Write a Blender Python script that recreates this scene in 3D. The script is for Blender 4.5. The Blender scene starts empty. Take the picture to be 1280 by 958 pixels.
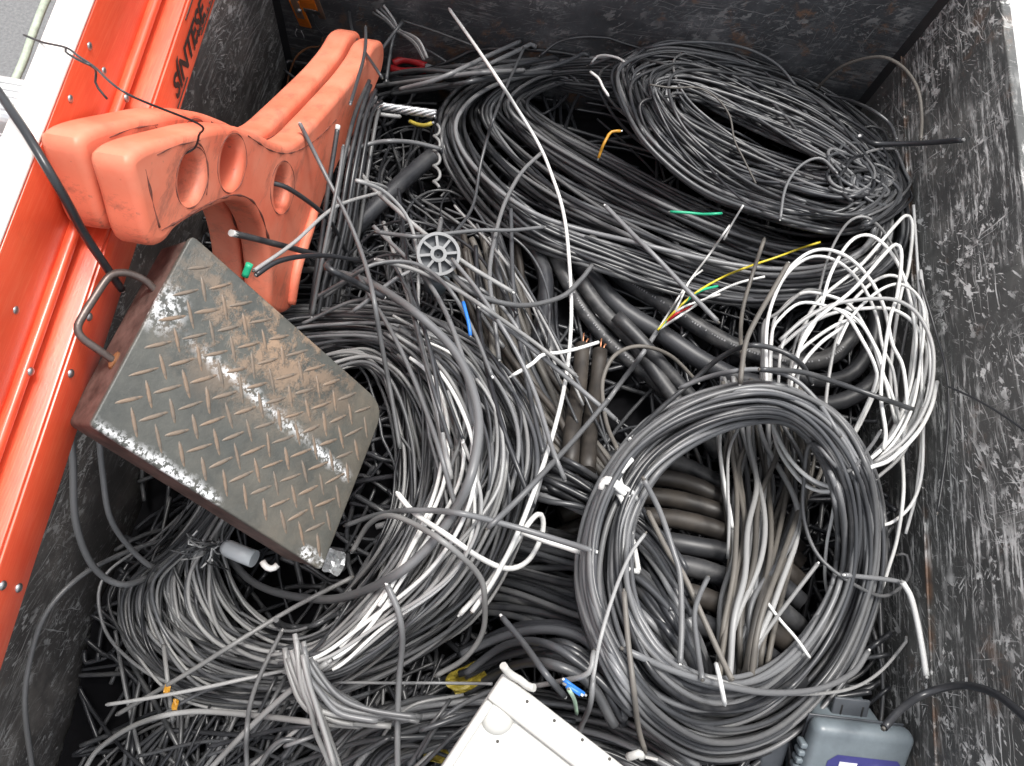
import bpy, bmesh, math, random
import numpy as np
from mathutils import Vector, Matrix

# ------------------------------------------------------------------ camera
sc = bpy.context.scene
C = sc.collection
F, CX, CY, CAMH = 915.0, 640.0, 479.0, 0.85           # focal length in photo pixels, centre, eye height
_D = np.array([520 - CX, 825 - CY, F]); _D /= np.linalg.norm(_D)
_Y = np.array([1031 - CX, -1784 - CY, F]); _Y -= _D * (_Y @ _D); _Y /= np.linalg.norm(_Y)
_U = -_D; _X = np.cross(_Y, _U)
R = np.array([_X, _Y, _U])                            # rows: world axes in camera axes
EYE = np.array([0, 0, CAMH])
cam_d = bpy.data.cameras.new('Camera'); cam = bpy.data.objects.new('Camera', cam_d); C.objects.link(cam)
cam_d.sensor_width = 36; cam_d.lens = F / 1280 * 36; cam_d.clip_start = 0.01; cam_d.clip_end = 500
_m = np.eye(4); _m[:3, 0] = R[:, 0]; _m[:3, 1] = -R[:, 1]; _m[:3, 2] = -R[:, 2]; _m[:3, 3] = EYE
cam.matrix_world = Matrix(_m.tolist()); sc.camera = cam

# ------------------------------------------------------------------ light: bright overcast
w = bpy.data.worlds.new('World'); sc.world = w; w.use_nodes = True
nt = w.node_tree; bg = nt.nodes['Background']
sky = nt.nodes.new('ShaderNodeTexSky'); sky.sky_type = 'NISHITA'; sky.sun_disc = False
SUN_EL, SUN_AZ = math.radians(76), math.radians(20)    # azimuth from +Y towards +X
sky.sun_elevation = SUN_EL; sky.sun_rotation = SUN_AZ
sky.air_density = 1.0; sky.dust_density = 4.0; sky.ozone_density = 1.0
hs = nt.nodes.new('ShaderNodeHueSaturation'); hs.inputs['Saturation'].default_value = 0.22
nt.links.new(sky.outputs[0], hs.inputs['Color']); nt.links.new(hs.outputs[0], bg.inputs['Color'])
bg.inputs['Strength'].default_value = 0.125
sl = bpy.data.lights.new('Sun', 'SUN'); sl.energy = 1.2; sl.angle = math.radians(15); sl.color = (1, .96, .9)
so = bpy.data.objects.new('Sun', sl); C.objects.link(so)
_sd = Vector((math.cos(SUN_EL) * math.sin(SUN_AZ), math.cos(SUN_EL) * math.cos(SUN_AZ), math.sin(SUN_EL)))
so.rotation_euler = (-_sd).to_track_quat('-Z', 'Y').to_euler(); so.location = _sd * 5
sc.view_settings.view_transform = 'Standard'; sc.view_settings.look = 'None'
sc.view_settings.exposure = 1.3; sc.view_settings.gamma = 1.0; sc.view_settings.use_curve_mapping = False

# ------------------------------------------------------------------ geometry helpers
rnd = random.Random(7); rng = np.random.default_rng(7)
def ray(p): return R @ np.array([p[0] - CX, p[1] - CY, F])
def P(px, py, z):
    d = ray((px, py)); return EYE + d * (z - CAMH) / d[2]
def Pv(xy, z):
    d = np.column_stack([xy[:, 0] - CX, xy[:, 1] - CY, np.full(len(xy), F)]) @ R.T
    return EYE + d * ((z - CAMH) / d[:, 2])[:, None]
def on_plane(px, py, o, n):
    d = ray((px, py)); return EYE + d * (np.dot(o - EYE, n) / np.dot(d, n))
def unit(v): v = np.asarray(v, float); return v / np.linalg.norm(v)

def T4(loc): return Matrix.Translation(Vector(loc))
def thing(name, label, cat, loc=(0, 0, 0), group=None):
    o = bpy.data.objects.new(name, None); C.objects.link(o); o.location = loc; o.empty_display_size = .02
    o['label'] = label; o['category'] = cat
    if group: o['group'] = group
    return o
def tag(o, label, cat, group=None):
    o['label'] = label; o['category'] = cat
    if group: o['group'] = group
    return o
def link(o, parent=None):
    C.objects.link(o)
    if parent is not None:
        o.parent = parent
        top = parent
        while top.parent is not None: top = top.parent
        # only the top-level empties are moved; everything below is in world coordinates
        if parent is top: o.matrix_parent_inverse = T4([-c for c in top.location])
    return o
def mesh_obj(name, verts, faces, mat, parent=None, smooth=True):
    me = bpy.data.meshes.new(name)
    me.from_pydata([tuple(map(float, v)) for v in verts], [], faces)
    if smooth: me.polygons.foreach_set('use_smooth', [True] * len(me.polygons))
    me.materials.append(mat); me.update()
    return link(bpy.data.objects.new(name, me), parent)
def bm_obj(name, bm, mat, parent=None, smooth=False):
    me = bpy.data.meshes.new(name); bmesh.ops.recalc_face_normals(bm, faces=bm.faces); bm.to_mesh(me); bm.free()
    if smooth:
        me.polygons.foreach_set('use_smooth', [True] * len(me.polygons))
    me.materials.append(mat)
    return link(bpy.data.objects.new(name, me), parent)
def frame(o, x, y, z):
    m = np.eye(4); m[:3, 0] = x; m[:3, 1] = y; m[:3, 2] = z; m[:3, 3] = o; return m
def add_box(bm, lo, hi, M=None, bev=0.0, seg=2):
    r = bmesh.ops.create_cube(bm, size=1.0); vs = r['verts']
    lo = np.array(lo, float); hi = np.array(hi, float)
    for v in vs:
        v.co = Vector((lo + (np.array(v.co) + .5) * (hi - lo)).tolist())
    if bev > 0:
        es = list({e for v in vs for e in v.link_edges})
        g = bmesh.ops.bevel(bm, geom=vs + es, offset=bev, segments=seg, affect='EDGES', profile=.5)
        vs = list({v for f in g['faces'] for v in f.verts} | {v for v in vs if v.is_valid})
    if M is not None:
        MM = Matrix(np.asarray(M).tolist())
        for v in vs: v.co = MM @ v.co
    return vs
def box_obj(name, lo, hi, mat, parent=None, M=None, bev=.002, seg=2, smooth=True):
    bm = bmesh.new(); add_box(bm, lo, hi, M, bev, seg)
    o = bm_obj(name, bm, mat, parent)
    if smooth and bev > 0:
        o.data.polygons.foreach_set('use_smooth', [True] * len(o.data.polygons))
        try: o.data.set_sharp_from_angle(angle=math.radians(50))
        except Exception: pass
    return o
def catmull(pts, closed, n):
    p = np.asarray(pts, float); m = len(p)
    if closed: q = np.vstack([p[-1], p, p[0], p[1]]); k = m
    else: q = np.vstack([2 * p[0] - p[1], p, 2 * p[-1] - p[-2]]); k = m - 1
    t = np.linspace(0, k, n, endpoint=not closed); i = np.minimum(t.astype(int), k - 1); u = (t - i)[:, None]
    a, b, c, d = q[i], q[i + 1], q[i + 2], q[i + 3]
    return .5 * ((2 * b) + (c - a) * u + (2 * a - 5 * b + 4 * c - d) * u ** 2 + (3 * b - a - 3 * c + d) * u ** 3)
def resample(p, step, closed=False):
    if closed: p = np.vstack([p, p[:1]])
    s = np.concatenate([[0], np.cumsum(np.linalg.norm(np.diff(p, axis=0), axis=1))])
    n = max(4, int(s[-1] / step) + 1)
    t = np.linspace(0, s[-1], n, endpoint=not closed)
    return np.column_stack([np.interp(t, s, p[:, k]) for k in range(p.shape[1])])
def tube_geo(p, r, sides=8, closed=False, flat=1.0):
    n = len(p); r = np.broadcast_to(np.asarray(r, float), (n,))
    if closed: tg = np.roll(p, -1, 0) - np.roll(p, 1, 0)
    else: tg = np.gradient(p, axis=0)
    tg /= np.linalg.norm(tg, axis=1)[:, None] + 1e-12
    a = np.array([0, 0, 1.]) if abs(tg[0][2]) < .9 else np.array([1., 0, 0])
    N = np.empty_like(p); v = np.cross(tg[0], a); v /= np.linalg.norm(v)
    for i in range(n):
        v = v - tg[i] * (v @ tg[i]); v = v / (np.linalg.norm(v) + 1e-12); N[i] = v
    B = np.cross(tg, N)
    if closed:                                     # spread the twist that is left over at the seam
        v2 = N[-1] - tg[0] * (N[-1] @ tg[0]); v2 /= np.linalg.norm(v2)
        tw = math.atan2(v2 @ B[0], v2 @ N[0]); an = -tw * np.arange(n) / n
        N, B = N * np.cos(an)[:, None] + B * np.sin(an)[:, None], B * np.cos(an)[:, None] - N * np.sin(an)[:, None]
    th = np.arange(sides) * 2 * math.pi / sides
    V = p[:, None] + r[:, None, None] * (np.cos(th)[None, :, None] * N[:, None] * flat + np.sin(th)[None, :, None] * B[:, None])
    V = V.reshape(-1, 3); k = n if closed else n - 1
    i = np.arange(k)[:, None]; j = np.arange(sides)[None]; i2 = (i + 1) % n; j2 = (j + 1) % sides
    Fc = np.stack([i * sides + j, i * sides + j2, i2 * sides + j2, i2 * sides + j], -1).reshape(-1, 4)
    faces = Fc.tolist()
    if not closed:
        faces.append(list(range(sides))[::-1]); faces.append(list(range((n - 1) * sides, n * sides)))
    return V, faces
def tube_obj(name, p, r, mat, parent=None, sides=8, closed=False, flat=1.0):
    V, Fc = tube_geo(np.asarray(p, float), r, sides, closed, flat)
    me = bpy.data.meshes.new(name); me.from_pydata(V.tolist(), [], Fc)
    me.polygons.foreach_set('use_smooth', [len(f) == 4 or sides == 4 for f in Fc]); me.materials.append(mat)
    return link(bpy.data.objects.new(name, me), parent)
def smooth3d(pts, step=.006, closed=False):
    return resample(catmull(pts, closed, 24 * len(pts)), step, closed)

# ------------------------------------------------------------------ materials
def new_mat(name):
    m = bpy.data.materials.new(name); m.use_nodes = True
    return m, m.node_tree, m.node_tree.nodes['Principled BSDF']
def nd(t, typ, **kw):
    n = t.nodes.new(typ)
    for k, v in kw.items():
        if k in n.inputs.keys(): n.inputs[k].default_value = v
        else: setattr(n, k, v)
    return n
def ramp(t, src, stops):
    r = t.nodes.new('ShaderNodeValToRGB'); e = r.color_ramp.elements
    e[0].position, e[0].color = stops[0][0], (*[stops[0][1]] * 3, 1) if not isinstance(stops[0][1], tuple) else (*stops[0][1], 1)
    e[1].position, e[1].color = stops[-1][0], (*[stops[-1][1]] * 3, 1) if not isinstance(stops[-1][1], tuple) else (*stops[-1][1], 1)
    for p, c in stops[1:-1]:
        x = e.new(p); x.color = (*[c] * 3, 1) if not isinstance(c, tuple) else (*c, 1)
    t.links.new(src, r.inputs[0]); return r.outputs[0]
def mix(t, fac, a, b, mode='MIX'):
    n = t.nodes.new('ShaderNodeMix'); n.data_type = 'RGBA'; n.blend_type = mode
    for s, i in ((fac, 0), (a, 6), (b, 7)):
        if isinstance(s, (int, float)): n.inputs[i].default_value = s
        elif isinstance(s, tuple): n.inputs[i].default_value = (*s, 1)
        else: t.links.new(s, n.inputs[i])
    return n.outputs[2]
def mth(t, op, a, b=None):
    n = t.nodes.new('ShaderNodeMath'); n.operation = op
    for i, s in enumerate((a, b)):
        if s is None: continue
        if isinstance(s, (int, float)): n.inputs[i].default_value = s
        else: t.links.new(s, n.inputs[i])
    return n.outputs[0]
def noise(t, scale, detail=3, rot=None, sc3=None, seed=0., rough=.55):
    tc = t.nodes.new('ShaderNodeTexCoord'); mp = t.nodes.new('ShaderNodeMapping'); mp.vector_type = 'POINT'
    t.links.new(tc.outputs['Object'], mp.inputs[0])
    mp.inputs['Location'].default_value = (seed, seed * 1.7, seed * .6)
    if rot: mp.inputs['Rotation'].default_value = rot
    if sc3:
        m2 = t.nodes.new('ShaderNodeMapping'); t.links.new(mp.outputs[0], m2.inputs[0]); m2.inputs['Scale'].default_value = sc3; mp = m2
    n = nd(t, 'ShaderNodeTexNoise', Scale=scale, Detail=detail, Roughness=rough); t.links.new(mp.outputs[0], n.inputs['Vector'])
    return n.outputs[0]
def bump(t, b, h, strength=.3, dist=.002):
    n = nd(t, 'ShaderNodeBump', Strength=strength, Distance=dist); t.links.new(h, n.inputs['Height']); t.links.new(n.outputs[0], b.inputs['Normal'])

def cable_mat(name, col, dust=(.19, .185, .178), dust_amt=.3, rough=.38, vary=.5):
    m, t, b = new_mat(name)
    oi = t.nodes.new('ShaderNodeObjectInfo')
    k = mth(t, 'ADD', mth(t, 'MULTIPLY', oi.outputs['Random'], vary * 1.6), 1 - vary * .6)
    hv = nd(t, 'ShaderNodeHueSaturation', Color=(*col, 1)); t.links.new(k, hv.inputs['Value'])
    d = ramp(t, noise(t, 35, 5, rough=.65), [(.42, 0.), (.72, 1.)])
    r2 = mth(t, 'FRACT', mth(t, 'MULTIPLY', oi.outputs['Random'], 7.13))
    d = mth(t, 'MULTIPLY', d, mth(t, 'MULTIPLY', r2, dust_amt * 2))
    t.links.new(mix(t, d, hv.outputs[0], dust), b.inputs['Base Color'])
    t.links.new(mth(t, 'ADD', mth(t, 'MULTIPLY', d, .35), rough), b.inputs['Roughness'])
    bump(t, b, noise(t, 900, 2), .08, .0006)
    return m
CAB = dict(
    black=cable_mat('black_cable_sheath', (.020, .021, .024), dust_amt=.14, rough=.29),
    char=cable_mat('charcoal_cable_sheath', (.046, .048, .052), dust_amt=.18, rough=.30),
    grey=cable_mat('grey_cable_sheath', (.125, .127, .131), dust_amt=.2, rough=.34),
    light=cable_mat('light_grey_cable_sheath', (.23, .23, .228), dust_amt=.2, rough=.40, vary=.4),
    white=cable_mat('white_cable_sheath', (.66, .66, .645), dust=(.35, .33, .30), dust_amt=.3, rough=.45, vary=.15),
    tan=cable_mat('dusty_cable_sheath', (.095, .088, .079), dust=(.17, .15, .125), dust_amt=.4, rough=.5),
    thick=cable_mat('matte_black_thick_sheath', (.026, .027, .030), dust_amt=.35, rough=.42),
    brown=cable_mat('dirty_brown_cable_sheath', (.032, .028, .025), dust=(.08, .066, .052), dust_amt=.4, rough=.45))
def plain(name, col, rough=.5, metal=0., vary=.25, scale=30, spec=None, coat=0.):
    m, t, b = new_mat(name)
    f = ramp(t, noise(t, scale, 5, rough=.65), [(.3, 1 - vary), (.7, 1 + vary * .4)])
    t.links.new(mix(t, 1.0, col, f, 'MULTIPLY'), b.inputs['Base Color'])
    t.links.new(mth(t, 'ADD', mth(t, 'MULTIPLY', noise(t, scale * 2.3, 3), .2), rough - .1), b.inputs['Roughness'])
    b.inputs['Metallic'].default_value = metal; b.inputs['Coat Weight'].default_value = coat
    if spec is not None: b.inputs['Specular IOR Level'].default_value = spec
    bump(t, b, noise(t, scale * 9, 3), .15, .0008)
    return m

def wall_mat(name, nrm, seed, base=(.070, .071, .069), chips=1.0, rust_amt=.5, seam_z=None, rth=.60):
    """black paint, scraped through to pale primer and rusted in places"""
    m, t, b = new_mat(name)
    tc = t.nodes.new('ShaderNodeTexCoord')
    wn = nd(t, 'ShaderNodeTexNoise', Scale=16., Detail=2.); t.links.new(tc.outputs['Object'], wn.inputs['Vector'])
    def vm(op, a_, b_):
        n = t.nodes.new('ShaderNodeVectorMath'); n.operation = op
        for i, q in enumerate((a_, b_)):
            if isinstance(q, tuple): n.inputs[i].default_value = q
            elif isinstance(q, float): n.inputs['Scale'].default_value = q
            else: t.links.new(q, n.inputs[i])
        return n.outputs[0]
    warp = vm('ADD', tc.outputs['Object'], vm('SCALE', vm('SUBTRACT', wn.outputs['Color'], (.5, .5, .5)), .018))
    def strk(ang, along, across, sd, th, wd=.03):
        mp = t.nodes.new('ShaderNodeMapping'); t.links.new(warp, mp.inputs[0]); mp.inputs['Location'].default_value = (sd, sd * 1.3, sd * .7)
        mp.inputs['Rotation'].default_value = (math.radians(ang), 0, 0) if nrm == 'x' else (0, math.radians(ang), 0)
        m2 = t.nodes.new('ShaderNodeMapping'); t.links.new(mp.outputs[0], m2.inputs[0]); m2.inputs['Scale'].default_value = (1, along, across) if nrm == 'x' else (along, 1, across)
        n = nd(t, 'ShaderNodeTexNoise', Scale=1., Detail=2., Roughness=.6); t.links.new(m2.outputs[0], n.inputs['Vector'])
        return ramp(t, n.outputs[0], [(th, 0.), (th + wd, 1.)])
    def msk(scale, sd, lo, hi): return ramp(t, noise(t, scale, 4, seed=seed + sd, rough=.6), [(lo, 0.), (hi, 1.)])
    area, area2, area3 = msk(6, .3, .44, .60), msk(13, 4.3, .48, .60), msk(8, 14.3, .46, .58)
    tot = None
    def put(q, m_, k=1.):
        nonlocal tot
        q = mth(t, 'MULTIPLY', q, mth(t, 'MULTIPLY', m_, k * chips)); tot = q if tot is None else mth(t, 'MAXIMUM', tot, q)
    def sc_(al, ac): return (60, al, ac) if nrm == 'x' else (al, 60, ac)
    put(ramp(t, noise(t, 1, 5, seed=seed + 2, rough=.68, sc3=sc_(70, 110)), [(.56, 0.), (.60, 1.)]), area2)                   # chips
    put(ramp(t, noise(t, 1, 5, seed=seed + 22, rough=.68, sc3=sc_(30, 60), rot=(math.radians(35), 0, 0) if nrm == 'x' else (0, math.radians(35), 0)), [(.575, 0.), (.605, 1.)]), area3)   # larger flakes
    put(ramp(t, noise(t, 230, 4, seed=seed + 3, rough=.7), [(.63, 0.), (.68, .8)]), area)                                       # specks
    put(ramp(t, noise(t, 1, 7, seed=seed + 9, rough=.78, sc3=sc_(14, 150)), [(.51, 0.), (.59, 1.)]), msk(4.5, 6.1, .47, .60))   # smeared scrapes
    for ang, al, ac, th, m_ in [(42, 40, 300, .645, area3), (24, 9, 520, .65, area), (-38, 38, 380, .66, area2), (4, 7, 560, .635, area3), (60, 60, 260, .65, area3), (86, 9, 520, .655, area2)]:
        put(strk(ang, al, ac, seed + ang * .07, th, .025), m_, .95)
    put(strk(33, 50, 320, seed + 31, .68, .02), 1., .7)
    tot = mth(t, 'MULTIPLY', tot, ramp(t, noise(t, 45, 4, seed=seed + 21), [(.34, .35), (.52, 1.)]))
    grime = ramp(t, noise(t, 9, 7, seed=seed + 5, rough=.72), [(.3, (base[0] * .55, base[1] * .55, base[2] * .55)), (.52, base), (.75, (base[0] * 2.4, base[1] * 2.35, base[2] * 2.25))])
    col = mix(t, mth(t, 'MULTIPLY', tot, .88), grime, mix(t, noise(t, 60, 2), (.80, .80, .78), (.52, .515, .50)))
    ru = ramp(t, noise(t, 17, 6, seed=seed + 7, rough=.72), [(rth, 0.), (rth + .10, .85)])
    ru = mth(t, 'MULTIPLY', ru, rust_amt)
    if seam_z is not None:
        sx = t.nodes.new('ShaderNodeSeparateXYZ'); t.links.new(tc.outputs['Object'], sx.inputs[0])
        dz = mth(t, 'ABSOLUTE', mth(t, 'SUBTRACT', sx.outputs[2], seam_z))
        line = ramp(t, dz, [(.0015, 1.), (.006, 0.)])
        ru = mth(t, 'MAXIMUM', ru, mth(t, 'MULTIPLY', line, ramp(t, noise(t, 28, 4, seed=seed + 8), [(.46, 0.), (.62, .9)])))
    col = mix(t, ru, col, mix(t, noise(t, 90, 4), (.17, .075, .035), (.27, .17, .11)))
    t.links.new(col, b.inputs['Base Color'])
    t.links.new(mth(t, 'ADD', mth(t, 'MULTIPLY', noise(t, 22, 4, seed=seed), .35), .34), b.inputs['Roughness'])
    bump(t, b, mth(t, 'ADD', mth(t, 'MULTIPLY', tot, -.5), noise(t, 30, 6, seed=seed)), .4, .003)
    return m

def orange_fibre():
    m, t, b = new_mat('orange_fibreglass')
    g = noise(t, 1, 3, sc3=(900, 14, 900)); mot = noise(t, 14, 4)
    col = mix(t, ramp(t, mot, [(.3, 0.), (.7, 1.)]), (.66, .060, .022), (.78, .095, .035))
    col = mix(t, ramp(t, g, [(.45, 0.), (.75, .35)]), col, (.85, .22, .10))
    dirt = ramp(t, noise(t, 9, 6, seed=3, rough=.7), [(.60, 0.), (.8, .4)])
    col = mix(t, dirt, col, (.30, .06, .03))
    t.links.new(col, b.inputs['Base Color']); b.inputs['Roughness'].default_value = .42
    b.inputs['Coat Weight'].default_value = .6; b.inputs['Coat Roughness'].default_value = .22
    bump(t, b, g, .2, .0006); return m
def orange_plastic():
    m, t, b = new_mat('orange_moulded_plastic')
    mot = noise(t, 12, 5)
    col = mix(t, ramp(t, mot, [(.3, 0.), (.7, 1.)]), (.68, .140, .075), (.78, .225, .130))
    scf = ramp(t, noise(t, 22, 8, seed=2, rough=.8, sc3=(1, .5, 1.8)), [(.52, 0.), (.64, .75)])
    col = mix(t, scf, col, (.32, .10, .065))
    sp = ramp(t, noise(t, 160, 4, seed=5), [(.67, 0.), (.74, .5)])
    col = mix(t, sp, col, (.16, .08, .06))
    fad = ramp(t, noise(t, 9, 6, seed=8, rough=.65), [(.44, 0.), (.66, .55)])
    col = mix(t, fad, col, (.80, .33, .22))
    t.links.new(col, b.inputs['Base Color']); b.inputs['Roughness'].default_value = .5
    bump(t, b, noise(t, 55, 5), .2, .001); return m
M_FIBRE = orange_fibre(); M_PLASTIC = orange_plastic()
M_GLARE = plain('sky_glare_flange', (.86, .80, .74), .4, vary=.06, scale=20)  # orange top flange coloured near white: blown-out sky glare put into the colour
M_ALU = plain('aluminium', (.86, .86, .85), .35, metal=.6, vary=.12)
M_STEEL = plain('bare_steel', (.42, .42, .42), .4, metal=1., vary=.3)
M_HANDLE = plain('brown_steel_rod', (.13, .105, .095), .38, metal=.6, vary=.4, scale=80)
M_RUSTY = plain('rusty_brown_steel', (.135, .085, .072), .6, metal=.15, vary=.75, scale=45)
M_PALE = plain('pale_plastic', (.33, .36, .38), .5, vary=.12)
M_BLACKP = plain('black_plastic', (.02, .02, .021), .4)
M_INK = plain('black_print', (.022, .018, .016), .6, vary=.3, scale=200)
M_PANEL = plain('off_white_plastic', (.44, .435, .41), .42, vary=.06, scale=18)
M_DARK = plain('hole_shadow_plastic', (.05, .045, .04), .7)
M_BOX = plain('blue_grey_plastic', (.16, .19, .21), .36, vary=.25, scale=25)
M_BOXD = plain('dark_grey_plastic', (.075, .083, .095), .4, vary=.25)
M_BLUE = plain('blue_sticker', (.055, .055, .20), .4, vary=.15)
M_WPRINT = plain('white_print', (.8, .8, .82), .5, vary=.05)
M_GPRINT = plain('faded_print', (.30, .30, .31), .6, vary=.5, scale=120)
M_YEL = plain('yellow_film', (.42, .33, .05), .45, vary=.4, scale=25)
M_OCH = plain('ochre_plastic', (.45, .22, .02), .45, vary=.3)
M_CBLUE = plain('blue_wire', (.02, .16, .55), .4, vary=.1)
M_CGREEN = plain('green_wire', (.02, .38, .20), .4, vary=.1)
M_CYEL = plain('yellow_wire', (.62, .50, .04), .4, vary=.1)
M_CRED = plain('red_plastic', (.45, .02, .025), .4, vary=.2)
M_COPPER = plain('copper_ends', (.55, .25, .14), .4, metal=.7)
M_WEB = plain('orange_webbing', (.80, .20, .01), .7, vary=.2, scale=120)
M_BRASS = plain('tan_zinc_plate', (.42, .27, .19), .38, metal=.5, vary=.25)
M_HUB = plain('grey_hub_plastic', (.23, .235, .24), .5, vary=.2)
M_ROPE = plain('pale_green_rope', (.45, .52, .42), .8, vary=.3, scale=150)
M_RUSTW = plain('rusty_wire', (.20, .085, .035), .6, vary=.3)
M_SILVER = plain('silver_wire', (.62, .63, .64), .3, metal=.8, vary=.15, scale=90)
M_WHITEP = plain('white_painted_steel', (.82, .82, .81), .45, vary=.05, scale=12)
M_GRIME = plain('grime_in_moulding', (.20, .065, .045), .75, vary=.7, scale=60)
M_GAPDARK = plain('gap_shade_black', (.006, .006, .007), .9, spec=.05)

CORE = [CAB['white'], CAB['light'], CAB['tan']]
# ------------------------------------------------------------------ ground (seen beyond the truck)
XL, XR, YB, YF, ZF, ZR, ZLT = -.40, .50, .878, -.62, -.23, .306, .245
def ground_mat():
    m, t, b = new_mat('grey_asphalt')
    c = ramp(t, noise(t, 120, 6, rough=.7), [(.3, (.11, .11, .112)), (.7, (.20, .20, .20))])
    t.links.new(c, b.inputs['Base Color']); b.inputs['Roughness'].default_value = .9
    bump(t, b, noise(t, 150, 4), .5, .004); return m
g = mesh_obj('ground', [(-40, -40, -.95), (40, -40, -.95), (40, 40, -.95), (-40, 40, -.95)], [(0, 1, 2, 3)], ground_mat(), smooth=False)
g['kind'] = 'structure'

# ------------------------------------------------------------------ truck bed
bed = thing('truck_bed', 'scratched black steel truck bed holding the cables', 'truck bed', (.05, .13, ZF))
MWR = wall_mat('scratched_black_paint_right', 'x', 1.3, chips=1.2, rust_amt=.35, seam_z=.1335)
MWL = wall_mat('scratched_black_paint_left', 'x', 5.1, base=(.12, .112, .106), chips=.95, rust_amt=.3, seam_z=-.205)
MWB = wall_mat('scratched_black_paint_back', 'y', 9.7, base=(.068, .071, .077), chips=.3, rust_amt=1.0, rth=.565)
box_obj('right_wall', (XR, YF, ZF), (XR + .012, YB + .03, ZR), MWR, bed, bev=.002)
box_obj('left_wall', (XL - .012, YF, ZF), (XL, YB + .03, ZLT), MWL, bed, bev=.002)
box_obj('back_wall', (XL + .001, YB, ZF), (XR - .001, YB + .012, .42), MWB, bed, bev=.002)
box_obj('floor', (XL, YF, ZF - .012), (XR, YB, ZF - .001), M_BLACKP, bed, bev=.001)
box_obj('top_rail', (XR + .0135, YF, ZR - .06), (XR + .16, YB + .4, ZR - .004), M_WHITEP, bed, bev=.008)
box_obj('weld_strip', (XR - .003, YF, .1325), (XR - .0005, YB - .004, .1345), MWR, bed, bev=.0008)
# corner trim strips of folded sheet
for nm, x in (('corner_strip', XR - .002), ('corner_strip', XL + .002)):
    s = -1 if x > 0 else 1
    M = frame(np.array([x, YB - .001, 0]), np.array([s * .707, -.707, 0]), np.array([.707, .707 * s, 0]), np.array([0, 0, 1.]))
    box_obj(nm, (-.002, -.013, ZF + .01), (.004, .013, .30), M_BLACKP, bed, M, bev=.0012)

# ------------------------------------------------------------------ heap height field: every cable is laid on what lies below it
G0, GX, GY, GS = (-.43, -.66), 780, 1260, .00125
def gi(x, y): return np.clip(((x - G0[0]) / GS).astype(int), 0, GX - 1), np.clip(((y - G0[1]) / GS).astype(int), 0, GY - 1)
heap_pts = [(1140, 250, .03), (1150, 450, .05), (1150, 650, .06), (1130, 900, .05), (1000, 200, -.02), (850, 140, -.05), (700, 110, -.09), (600, 140, -.10), (520, 100, -.16),
            (470, 170, -.15), (440, 280, -.11), (400, 350, -.06), (850, 350, .02), (700, 400, .01), (560, 330, -.02), (600, 600, .045), (480, 520, .055), (520, 430, .03), (900, 560, .02), (900, 700, .0), (980, 720, .02),
            (900, 930, .05), (720, 700, .03), (700, 850, .02), (500, 850, -.02), (400, 800, -.05), (300, 780, -.09), (200, 780, -.14), (130, 930, -.18), (300, 930, -.12), (180, 650, -.16),
            (350, 600, -.02), (500, 950, -.03), (800, 500, .0), (1060, 500, .03), (1050, 330, .01)]
HW = np.array([P(*q) for q in heap_pts])
def mound(x, y):
    x = np.asarray(x, float); y = np.asarray(y, float)
    d2 = (x[..., None] - HW[:, 0]) ** 2 + (y[..., None] - HW[:, 1]) ** 2
    wgt = 1 / (d2 + .0012) ** 1.6
    return np.maximum((wgt * HW[:, 2]).sum(-1) / wgt.sum(-1), ZF + .02)
hx = G0[0] + (np.arange(GX) + .5) * GS; hy = G0[1] + (np.arange(GY) + .5) * GS
cx_, cy_ = hx[::12], hy[::12]
mc = mound(*np.meshgrid(cx_, cy_, indexing='ij'))
H = np.empty((GX, GY))
tmp = np.array([np.interp(hx, cx_, mc[:, j]) for j in range(mc.shape[1])]).T
for i in range(GX): H[i] = np.interp(hy, cy_, tmp[i])
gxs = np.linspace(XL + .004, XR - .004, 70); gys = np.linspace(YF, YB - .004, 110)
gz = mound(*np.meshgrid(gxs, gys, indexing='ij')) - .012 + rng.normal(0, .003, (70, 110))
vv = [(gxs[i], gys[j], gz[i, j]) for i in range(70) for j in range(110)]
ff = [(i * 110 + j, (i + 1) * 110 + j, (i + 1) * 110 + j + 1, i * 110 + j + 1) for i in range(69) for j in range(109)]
hp = mesh_obj('gap_fill_mound', vv, ff, M_GAPDARK); hp['kind'] = 'stuff'  # added solid filler under the tangle, near black so the gaps read as shade
tag(hp, 'added solid black mound that darkens the gaps under the coils', 'cable scrap')

PX = .00093                                            # metres per photo pixel at the heap
PLATE = None
def zcap(x, y):
    """underside of the chequer plate box, which lies on the coils"""
    if PLATE is None: return np.full(len(x), 9.)
    O, ex, ey, n, a, b, dep = PLATE
    o = O - n * (dep + .004)
    z = o[2] - ((x - o[0]) * n[0] + (y - o[1]) * n[1]) / n[2]
    q = np.column_stack([x, y, z]) - o
    A = np.column_stack([ex, ey]); uv = q @ np.linalg.pinv(A).T
    inside = (uv[:, 0] > -.03) & (uv[:, 0] < a + .02) & (uv[:, 1] > -.01) & (uv[:, 1] < b + .015)
    return np.where(inside, z, 9.)
def gauss(z, sig, closed):
    k = int(sig * 3) + 1
    kr = np.exp(-.5 * (np.arange(-k, k + 1) / sig) ** 2); kr /= kr.sum()
    zz = np.concatenate([z[-k:], z, z[:k]]) if closed and len(z) > k else np.pad(z, k, 'edge')
    return np.convolve(zz, kr, 'valid')
OFFS = np.array([-.95, -.6, 0, .6, .95])
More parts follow.
